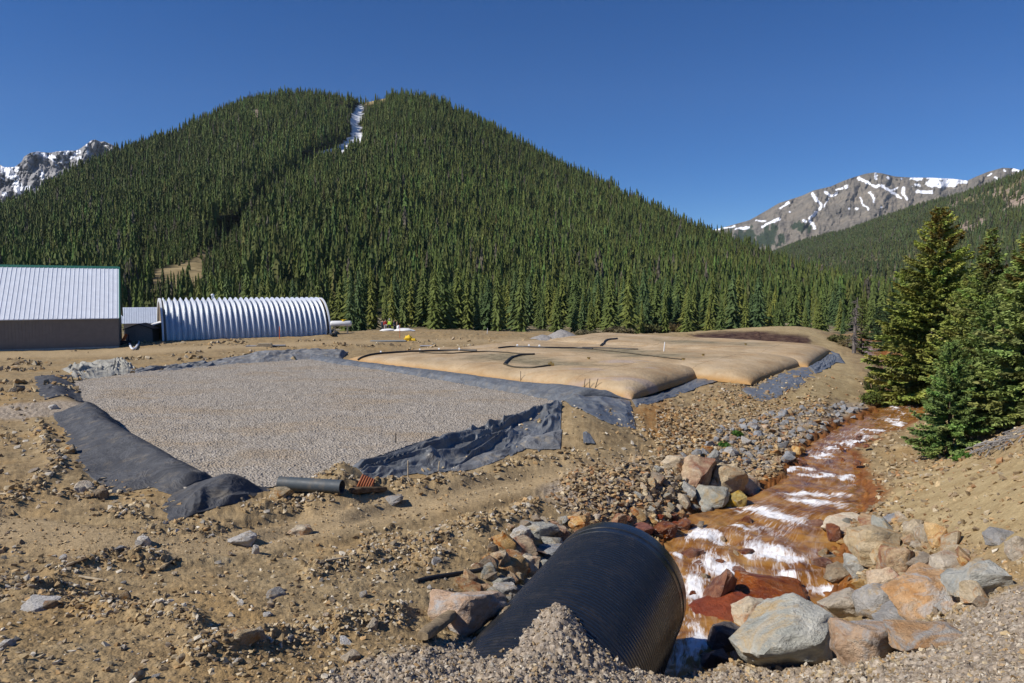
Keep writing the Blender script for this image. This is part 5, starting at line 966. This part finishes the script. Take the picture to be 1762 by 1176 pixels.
n5 = scatter([(1440,905),(1560,890),(1650,945),(1730,990),(1700,1040),(1580,1060),(1470,1040),(1440,960)], 105, .15, .50, ['tan', 'tan', 'greygreen', 'orange', 'brown'], {'tan': 'small tan rock among the right bank boulders', 'orange': 'small orange rock among the right bank boulders', 'greygreen': 'small greenish rock among the right bank boulders', 'brown': 'small brown rock among the right bank boulders'}, 'bank_rock', 'small rocks among the right bank boulders', 5)
n6 = scatter([(0,900),(300,920),(600,890),(800,870),(960,850),(820,980),(740,1060),(640,1110),(300,1176),(0,1176)], 70, .05, .15, ['tan', 'tan', 'grey', 'brown', 'pale'], {'tan': 'loose tan stone on the bare dirt left of the culvert', 'grey': 'loose grey stone on the bare dirt left of the culvert', 'brown': 'loose brown stone on the bare dirt left of the culvert', 'pale': 'loose whitish stone on the bare dirt left of the culvert'}, 'loose_stone', 'loose stones on the foreground dirt', 6, .75, 'stone')
n7 = scatter([(0,660),(70,700),(120,760),(170,840),(120,850),(0,800)], 24, .08, .22, ['tan', 'brown', 'tan'], {'tan': 'tan stone on the dirt left of the smooth liner', 'brown': 'brown stone on the dirt left of the smooth liner'}, 'loose_stone', 'stones left of the smooth liner', 7, .6, 'stone')
n8 = scatter([(1150,935),(1230,890),(1330,870),(1440,890),(1440,990),(1330,1010),(1200,1050),(1170,1000)], 26, .16, .36, ['wet', 'wet', 'wet', 'brown'], {'wet': 'wet rust stone breaking the surface of the stream pool', 'brown': 'olive brown stone breaking the surface of the stream pool'}, 'stream_stone', 'stones in the stream pool', 8, .9, 'stone', up=.22)
n9 = scatter([(1370,790),(1450,775),(1510,745),(1480,800),(1490,830),(1370,830)], 18, .14, .28, ['wet'], 'wet rust stone in the riffles upstream of the pool', 'stream_stone', 'stones in the upstream riffles', 9, .8, 'stone', up=.2)
# rubble nobody could count, one mesh per kind of ground
def rubble(name, n, rmin, rmax, pick, smin, smax, palette, seed, big=2.6, thmax=1.0):
    rr = np.random.RandomState(seed); T = []
    for i in range(6):
        bm = bmesh.new(); r2 = random.Random(seed * 10 + i)
        for _ in range(9): v = Vector((r2.gauss(0, 1), r2.gauss(0, 1), r2.gauss(0, 1) * .9)).normalized(); bm.verts.new(v * r2.uniform(.7, 1))
        bmesh.ops.convex_hull(bm, input=bm.verts[:]); bmesh.ops.delete(bm, geom=[v for v in bm.verts if not v.link_faces], context='VERTS'); bmesh.ops.triangulate(bm, faces=bm.faces[:]); bm.verts.index_update()
        T.append((np.array([v.co[:] for v in bm.verts]), np.array([[v.index for v in f.verts] for f in bm.faces]))); bm.free()
    N_ = n * 6; q = rr.uniform(rmin ** -.5, rmax ** -.5, N_); r = q ** -2; th = rr.uniform(-thmax, thmax, N_) * .72; x, y = r * np.sin(th), r * np.cos(th); z = gz(x, y)
    ii = np.clip(np.round((th - TH0) / (TH1 - TH0) * (NTH - 1)).astype(int), 0, NTH - 1); jj = np.clip(np.round((q - qs[0]) / (qs[-1] - qs[0]) * (NR - 1)).astype(int), 0, NR - 1)
    pr = pick(ii, jj, x, y); ok = rr.rand(N_) < pr; idx = np.where(ok)[0][:n]; x, y, z, r = x[idx], y[idx], z[idx], r[idx]
    s_ = (smin + (smax - smin) * rr.rand(len(x)) ** big) * np.clip(r / 14, .75, 1.8)
    VV = []; FF = []; CC_ = []; off = 0; wh = rr.randint(0, 6, len(x)); pal = np.array(palette)
    for k, (V, Fc) in enumerate(T):
        id_ = np.where(wh == k)[0]; m = len(id_); a = rr.rand(m) * 6.28; ca, sa_ = np.cos(a)[:, None], np.sin(a)[:, None]; tl = rr.normal(0, .4, (m, 1))
        vx, vy, vz = V[:, 0][None] * rr.uniform(.8, 1.3, (m, 1)), V[:, 1][None] * rr.uniform(.7, 1.1, (m, 1)), V[:, 2][None] * rr.uniform(.65, 1.0, (m, 1)) ; vz = vz + tl * vx * .6
        P_ = np.stack([(vx * ca - vy * sa_), (vx * sa_ + vy * ca), vz + .25], -1) * s_[id_][:, None, None] + np.stack([x, y, z], -1)[id_][:, None]
        VV.append(P_.reshape(-1, 3)); FF.append((Fc[None] + off + (np.arange(m) * len(V))[:, None, None]).reshape(-1, 3)); off += m * len(V)
        c = pal[rr.randint(0, len(pal), m)] * rr.uniform(.7, 1.25, (m, 1)); CC_.append(np.repeat(c, len(V), 0))
    t = NT(name, .9, .2); t.col(t.mix(1, t.attr('tint'), t.ramp(t.noise(25, 3, .6), [(.3, .75), (.7, 1.2)]), 'MULTIPLY'))
    return tag(mesh_np(name, np.vstack(VV), np.vstack(FF), t.m, smooth=False, attrs={'tint': np.vstack(CC_)}), kind='stuff')
nopad = lambda x, y: (polysd(x, y, PAD) > .15) & (creek_near(x, y)[0] > .15)
def pipe_free(x, y):
    dx, dy = x - PC[0], y - PC[1]; s_ = dx * pax[0] + dy * pax[1]; l = np.abs(dx * prt[0] + dy * prt[1]); return ~((l < PR) & (s_ > -3.2) & (s_ < .2))
LM = lump; EARTH = [(.36, .26, .14), (.42, .32, .18), (.30, .22, .12), (.46, .38, .25), (.33, .27, .19), (.27, .20, .12), (.38, .25, .12)]
rubble('dirt_rubble', 64000, 4, 48, lambda i, j, x, y: (.07 + .93 * LM[i, j] ** 1.2) * (1 - .97 * M_TRACK[i, j]) * (1 - .7 * M_GRAV[i, j]) * (1 - .6 * M_DRY[i, j]) * nopad(x, y) * pipe_free(x, y), .010, .080, EARTH + [(.50, .45, .36)], 1, 3.2)
rubble('road_gravel', 44000, 3, 22, lambda i, j, x, y: M_GRAV[i, j] * nopad(x, y) * pipe_free(x, y), .014, .062, [(.33, .265, .18), (.39, .32, .235), (.27, .215, .15), (.44, .385, .30), (.36, .26, .15), (.47, .42, .34), (.23, .185, .14)], 2, 2.0)
rubble('bank_rubble', 20000, 18, 60, lambda i, j, x, y: sstep(925, 1000, PXg[i, j]) * np.where(PXg[i, j] < 1130, M_GRAV[i, j], 1) * sstep(9.0, 6.0, dC[i, j]) * (1 - .75 * M_DRY[i, j]) * sstep(640, 665, PYg[i, j]) * np.where(PXg[i, j] > 1430, .25, 1) * nopad(x, y), .02, .10, EARTH + [(.34, .19, .09), (.30, .22, .13), (.28, .20, .12)], 3, 2.6)
rubble('hillside_gravel', 5500, 8, 34, lambda i, j, x, y: sstep(1430, 1500, PXg[i, j]) * (dC[i, j] > 0) * nopad(x, y) * (1 - .9 * M_DRY[i, j]) * (.25 + .75 * sstep(1.8, .4, dC[i, j])), .010, .055, EARTH + [(.42, .39, .33), (.30, .28, .25)], 4, 3.2)
rubble('track_pebbles', 7000, 8, 40, lambda i, j, x, y: M_TRACK[i, j] * nopad(x, y), .008, .04, EARTH, 5, 3)
rubble('far_bank_rubble', 5000, 45, 100, lambda i, j, x, y: sstep(.2, .5, LM[i, j]) * (PXg[i, j] < 1000) * (PYg[i, j] > 585) * (1 - .8 * M_TRACK[i, j]) * nopad(x, y), .05, .2, EARTH, 6, 2.5)
print('rocks', n_, n2, n3, n4, n5, n6, n7, round(time.time() - T0, 1))

# ------------------------------------------------------------------ spruces, saplings, shrubs
def spruce_crown(name, H, R, seed, col, wh=.26, dens=1.0, power=.8, base=.03, tri=3, top=(.13, .10, .03), leaf=.26):
    rr = np.random.RandomState(seed); P = []; C_ = []
    z = base * H
    while z < H * .985:
        a = z / H; L = R * (1 - a) ** power * (1 - .45 * max(0, .12 - a) / .12) + .10; nb = max(4, int(8 - 3 * a)); ph = rr.rand() * 6.28
        for b in range(nb):
            q = ph + 6.28 * b / nb + rr.normal(0, .22); l = L * rr.uniform(.62, 1.18) * (1 + .18 * math.sin(q * 2 + seed + 3 * a)); dr = .38 - .75 * a + rr.normal(0, .08); c = np.array(col) * rr.uniform(.62, 1.45) * (1 + rr.normal(0, .06, 3))
            if a > .72 and rr.rand() < .3 and top is not None: c = np.array(top) * rr.uniform(.7, 1.3)
            n = max(4, int(l * 22 * dens)); d = np.array([math.cos(q), math.sin(q)]); s_ = rr.uniform(.12, 1, n) ** .8; sd_ = rr.choice([-1, 1], n)
            zz = z - dr * l * s_ + .22 * l * s_ ** 2.4 + rr.normal(0, .03, n); bx, by = d[0] * l * s_, d[1] * l * s_
            sl_ = leaf * rr.uniform(.7, 1.3, n) * (1.25 - .55 * s_) * min(1.6, .55 + l * .35)
            for k in range(tri):
                an = q + sd_ * rr.uniform(.25, 1.15, n); pit = rr.uniform(-.55, .25, n); dx, dy, dz = np.cos(an) * np.cos(pit), np.sin(an) * np.cos(pit), np.sin(pit)
                wv = rr.normal(0, 1, (n, 3)); wv[:, 2] *= .5; wv /= np.linalg.norm(wv, axis=1)[:, None]; w_ = (sl_ * rr.uniform(.20, .36, n))[:, None]
                o = np.stack([bx, by, zz], 1); tip = o + np.stack([dx, dy, dz], 1) * sl_[:, None]; mid = o + (tip - o) * .35
                P.append(np.stack([o, mid + wv * w_, tip, mid - wv * w_], 1)); C_.append(np.repeat(c[None] * rr.uniform(.8, 1.25, (n, 1)), 4, 0).reshape(n, 4, 3))
        z += wh * rr.uniform(.7, 1.3) * (1 - .35 * a)
    for k in range(6):
        o = np.array([0, 0, H * (.90 + .015 * k)]); P.append(np.array([[o, o + [.03, .02, .1], o + [0, 0, H * .10 - .012 * k * H], o + [-.03, -.02, .1]]])); C_.append(np.repeat(np.array(col)[None, None], 4, 1))
    P = np.concatenate(P); C_ = np.concatenate(C_); V = P.reshape(-1, 3); Fc = np.arange(len(V)).reshape(-1, 4)
    me_o = mesh_np(name, V, Fc, LEAF, smooth=False, attrs={'tint': np.clip(C_.reshape(-1, 3), .004, .4)}); return me_o
def spruce(px, pyb, pyt, Rf, seed, col, label, name='spruce_tree', grp=None, **kw):
    p = on(px, pyb); top = at_y(px, pyt, p[1]); H = top[2] - p[2]; e = empty(name, (p[0], p[1], p[2] - .05)); tag(e, label, 'tree', grp)
    c = spruce_crown('crown', H, Rf * H, seed, col, **kw); c.parent = e
    MB().tube([(0, 0, -.2), (0, 0, H * .3), (.03, 0, H * .7), (0, 0, H * .97)], [.022 * H, .017 * H, .009 * H, .002 * H], 10).build('trunk', BARK, e, True); return e
OL = (.200, .232, .070); DG = (.160, .215, .080); BG = (.175, .235, .082); MG = (.205, .240, .078)
spruce(1605, 692, 352, .285, 1, OL, 'tallest olive spruce over the stream, leftmost of the big ones', wh=.21, dens=1.5, leaf=.30)
spruce(1692, 706, 388, .20, 2, MG, 'narrow tall spruce with brown cones at its tip, behind the small blue green one', wh=.20, dens=1.5, leaf=.28)
spruce(1760, 728, 383, .24, 3, (.185, .225, .080), 'tall spruce cut by the right edge of the picture', wh=.21, dens=1.5, leaf=.30)
spruce(1632, 783, 585, .34, 4, BG, 'small dense blue green spruce on the slope in front of the tall ones', wh=.115, dens=2.4, power=.72, leaf=.17, top=None)
spruce(1700, 742, 505, .27, 5, DG, 'mid sized dark spruce right of the small blue green one', wh=.15, dens=1.9, leaf=.22, top=None)
spruce(1568, 694, 545, .33, 6, OL, 'low olive spruce skirting the left foot of the tallest spruce', wh=.17, dens=1.7, leaf=.24, top=None)
spruce(1748, 716, 570, .34, 7, DG, 'short dark spruce at the foot of the tree at the right edge', wh=.2, dens=1.3, leaf=.22, top=None)
spruce(1655, 700, 470, .26, 8, MG, 'spruce filling the gap between the two tallest ones', wh=.19, dens=1.5, leaf=.26, top=None)
spruce(1532, 602, 508, .30, 9, (.06, .09, .045), 'dark spruce upstream, left of the tallest spruce', wh=.3, dens=.9, leaf=.4, top=None)
spruce(1512, 590, 528, .30, 19, (.06, .09, .048), 'smaller dark spruce beside the bare stream bed', wh=.3, dens=.9, leaf=.4, top=None)
spruce(1481, 608, 512, .17, 10, (.12, .14, .045), 'thin sparse green spruce beside the dead trunk', wh=.42, dens=.7, leaf=.4, top=None)
spruce(1497, 672, 640, .42, 11, (.05, .075, .025), 'spruce sapling on the bank above the stream, left one', 'spruce_sapling', wh=.1, dens=2.5, leaf=.14, top=None); spruce(1513, 682, 644, .34, 12, (.075, .10, .03), 'yellow green spruce sapling on the bank, right one', 'spruce_sapling', wh=.1, dens=2.5, leaf=.14, top=None)
spruce(1735, 712, 455, .27, 13, DG, 'dark spruce behind the mid sized one, left of the tree at the right edge', wh=.19, dens=1.5, leaf=.26, top=None)
# dead tree
p = on(1469, 608); tp = at_y(1472, 512, p[1]); Hd = tp[2] - p[2]; de = empty('dead_tree', tuple(p)); tag(de, 'grey dead conifer with bare twigs by the stream bend', 'tree')
MB().tube([(0, 0, -.2), (.05, 0, Hd * .5), (.2, 0, Hd)], [.2, .13, .03], 9).build('trunk', DEADWOOD, de, True)
m_ = MB()
for i in range(150):
    z = rnd.uniform(.12, .95) * Hd; q = rnd.uniform(0, 6.28); l = rnd.uniform(.4, 1.0) * (1.15 - .6 * z / Hd); x0 = .05 * z / Hd * 2
    m_.tube([(x0, 0, z), (x0 + math.cos(q) * l * .6, math.sin(q) * l * .6, z - .12 * l), (x0 + math.cos(q) * l, math.sin(q) * l, z - .3 * l)], [.03, .022, .008], 4, False)
m_.build('twigs', DEADWOOD, de)
# shrubs
def shrub(px, py, wp, hp, m, label, n=160, seed=1, leafc=None, name='shrub', grp=None):
    p = on(px, py); d = p[1]; R_, Hh = wp * d / F / 2, hp * d / F; rr = random.Random(seed); e = empty(name, tuple(p)); tag(e, label, 'shrub', grp); m1 = MB()
    tips = []
    for i in range(n):
        q = rr.uniform(0, 6.28); k = rr.uniform(0, 1) ** .5; h = Hh * rr.uniform(.5, 1) * (1 - .35 * k * k); a = (math.cos(q) * R_ * .35 * k, math.sin(q) * R_ * .35 * k, -.05); b = (math.cos(q) * R_ * k * .8, math.sin(q) * R_ * k * .8, h * .6); c = (math.cos(q) * R_ * k + rr.uniform(-.1, .1) * R_, math.sin(q) * R_ * k, h)
        w_ = max(.006, .0005 * d); m1.tube([a, b, c], [w_ * 1.3, w_, w_ * .5], 3, False); tips += [b, c, tuple((u + v) / 2 for u, v in zip(b, c))]
    m1.build('stems', m, e)
    if leafc:
        rr2 = np.random.RandomState(seed); T = np.array(tips); T = np.repeat(T, 5, 0) + rr2.normal(0, .06, (len(tips) * 5, 3)) * max(Hh, .5); L_ = max(.03, .0016 * d); V = (T[:, None] + rr2.normal(0, L_, (len(T), 3, 3))).reshape(-1, 3); cc = np.repeat(np.array(leafc)[None] * rr2.uniform(.6, 1.4, (len(T), 1)), 3, 0)
        mesh_np('leaves', V, np.arange(len(V)).reshape(-1, 3), LEAF, e, False, {'tint': cc})
WIL = plain('willow_stems', (.22, .165, .11), .9, .1, var=.3)
shrub(1500, 697, 36, 22, WIL, 'yellow green low shrub at the stream bank below the saplings', 90, 1, (.10, .12, .03)); shrub(1553, 706, 22, 14, WIL, 'small grassy tuft at the water edge below the tallest spruce', 60, 2, (.09, .11, .03))
shrub(1735, 722, 70, 66, plain('grey_brush', (.24, .215, .19), .9, .1), 'bare grey brush at the foot of the trees on the right slope', 260, 3)
for k, (x, y, w_, h_) in enumerate([(1065, 577, 50, 14), (1110, 574, 56, 17), (1160, 571, 50, 14), (1215, 568, 40, 10), (1010, 579, 40, 9), (1445, 590, 36, 12), (1460, 598, 30, 12), (1505, 583, 40, 9)]):
    shrub(x, y, w_, h_, WIL, 'greyish willow shrub in the valley behind the bags' if x < 1300 else 'low willow shrub near the stream bend', 120, 10 + k, (.10, .10, .045) if k % 2 else (.13, .11, .07), 'willow_shrub', 'willows behind the bags' if x < 1300 else 'willows by the stream bend')
for k, (x, y) in enumerate([(1268, 752), (1246, 771), (1650, 793), (1662, 788)]): shrub(x, y, 16, 8, WIL, ('green weed tuft among the grey riprap' if k < 2 else 'green weed tuft below the small blue green spruce'), 40, 30 + k, (.06, .13, .03), 'weed_tuft', 'weeds in the riprap' if k < 2 else 'weeds below the small spruce')
# fallen branches on the right slope
m_ = MB()
for i in range(70):
    x, y = rnd.gauss(1725, 28), 0; y = 765 - (x - 1725) * .36 + rnd.gauss(0, 6); p = on(x, y); a = math.radians(rnd.gauss(30, 22)); l = rnd.uniform(.4, 1.3)
    m_.tube([(p[0] - math.cos(a) * l / 2, p[1] - math.sin(a) * l / 2, p[2] + .04), (p[0], p[1], p[2] + rnd.uniform(.06, .2)), (p[0] + math.cos(a) * l / 2, p[1] + math.sin(a) * l / 2, float(gz(p[0] + math.cos(a) * l / 2, p[1] + math.sin(a) * l / 2)) + .06)], [.02, .016, .006], 5, False)
tag(m_.build('fallen_branches', plain('silver_deadwood', (.30, .28, .26), .9, .1), None), 'heap of bleached fallen branches on the right slope', 'branches')
p = on(1621, 927); blob_ = MB(); blob(blob_, (p[0], p[1], p[2] + .05), (.16, .10, .05), 21, 10, 6, .2); tag(blob_.build('cloth_scrap', plain('teal_cloth', (.05, .38, .33), .8), None, True), 'teal cloth scrap between the right bank rocks', 'scrap')
# utility pole up the valley
p = np.array([*at_y(1428, 552, 235)[:2], -2.2]); tp = at_y(1428, 515, 235); po = empty('utility_pole', tuple(p)); tag(po, 'wooden utility pole with one crossarm in front of the far forest', 'pole')
MB().tube([(0, 0, 0), (0, 0, tp[2] - p[2])], [.16, .11], 8).build('pole_shaft', plain('pole_wood', (.24, .19, .15), .9), po, True); MB().box((0, 0, tp[2] - p[2] - .5), (3.2, .14, .14)).build('crossarm', plain('crossarm_wood', (.30, .26, .22), .9), po)
print('spruces', round(time.time() - T0, 1))
# ------------------------------------------------------------------ the trees along the foot of the hill, one by one
vt = np.random.RandomState(9); VPRO = []
for k in range(10):
    V, Fc = cone_tree(21 + k % 5, 15, vt, (.135, .155, .175, .19)[k % 4], .8); tc = np.array([(.078, .105, .034), (.105, .122, .034), (.062, .094, .040)][k % 3]) * vt.uniform(.7, 1.35, (len(V), 1))
    c = mesh_np('spruce_tree', V, Fc, LEAF, smooth=False, attrs={'tint': tc})
    bm = bmesh.new(); bm.from_mesh(c.data); r = bmesh.ops.create_cone(bm, cap_ends=False, segments=6, radius1=.016, radius2=.003, depth=.95, matrix=Matrix.Translation((0, 0, .47)))
    c.data.materials.append(BARK)
    for f in set(f for v in r['verts'] for f in v.link_faces): f.material_index = 1
    bm.to_mesh(c.data); bm.free(); VPRO.append(c)
spots = []; tries = 0
ZONES = [(-330, 270, 300, 'conifer behind the barn and the low shed at the foot of the hill', 'conifers behind the barn'), (270, 600, 70, 'conifer in the row behind the ribbed arch hut', 'conifers behind the arch hut'), (600, 900, 100, 'conifer in the row behind the people and the bags', 'conifers behind the people'), (900, 1290, 100, 'conifer in the dense row behind the bags at the foot of the hill', 'conifers behind the bags'), (1290, 1560, 60, 'conifer at the valley bottom near the utility pole', 'conifers at the valley bottom')]
while len(spots) < 296 and tries < 60000:
    tries += 1; px = vt.uniform(-60, 1545); r = 128 + 82 * vt.rand() ** 1.25
    if px < 215 and r < 165 or 215 <= px < 590 and r < 140: continue
    if 540 < px < 600 and r < 175 and vt.rand() < .8: continue
    if 640 < px < 745 and r < 150 and vt.rand() < .55: continue
    if px > 1440 and r < 170 and vt.rand() < .7: continue
    if 1395 < px < 1450 and r < 150: continue
    th = math.atan2(px - 881, F); x, y = r * math.sin(th), r * math.cos(th)
    if any((x - a) ** 2 + (y - b) ** 2 < 3.4 ** 2 for a, b, _ in spots): continue
    spots.append((x, y, px))
for k, (x, y, px) in enumerate(spots):
    z_ = [q for q in ZONES if q[0] <= px < q[1]]; z_ = z_[0] if z_ else ZONES[0]; o = VPRO[k] if k < len(VPRO) else VPRO[vt.randint(len(VPRO))].copy()
    if k >= len(VPRO): COL.objects.link(o)
    H = vt.uniform(6, 14.5) * (.5 if 215 < px < 345 else 1) * (.8 if px > 1290 else 1); f = vt.uniform(.85, 1.25)
    o.location = (x, y, float(gz(x, y, True)) - .1); o.scale = (H * f, H * f, H); o.rotation_euler = (vt.normal(0, .02), vt.normal(0, .02), vt.rand() * 6.28); tag(o, z_[3], 'tree', z_[4])
# more of the same wood, between that row and the hill
m0 = 4200; r = np.sqrt(vt.uniform(205 ** 2, 300 ** 2, m0)); pxs = vt.uniform(-260, 1620, m0); th = np.arctan2(pxs - 881, F); x, y = r * np.sin(th), r * np.cos(th)
ok = ~((pxs > 545) & (pxs < 735) & (r < 275)) & ~((pxs > 225) & (pxs < 345) & (vt.rand(m0) < .93)); P = np.stack([x, y, np.full(m0, -2.2)], -1)[ok]
forest('valley_floor_forest', P, vt.uniform(7, 14, len(P)), PRO, vt, tint_set(len(P), vt, (.070, .094, .030), .03))
print('all done', round(time.time() - T0, 1))

# ------------------------------------------------------------------ thin mountain air
hz = MB().box((200, 2400, 740), (9000, 5800, 1500)).build('haze'); hz.location.z = 0; tag(hz, kind='stuff')
hm = bpy.data.materials.new('haze'); hm.use_nodes = True; hn = hm.node_tree; hn.nodes.remove(hn.nodes['Principled BSDF'])
pv = hn.nodes.new('ShaderNodeVolumePrincipled'); pv.inputs['Color'].default_value = (.72, .84, 1.0, 1); pv.inputs['Density'].default_value = 0.00003; pv.inputs['Anisotropy'].default_value = 0.0
hn.links.new(pv.outputs[0], hn.nodes['Material Output'].inputs['Volume']); hz.data.materials.append(hm)
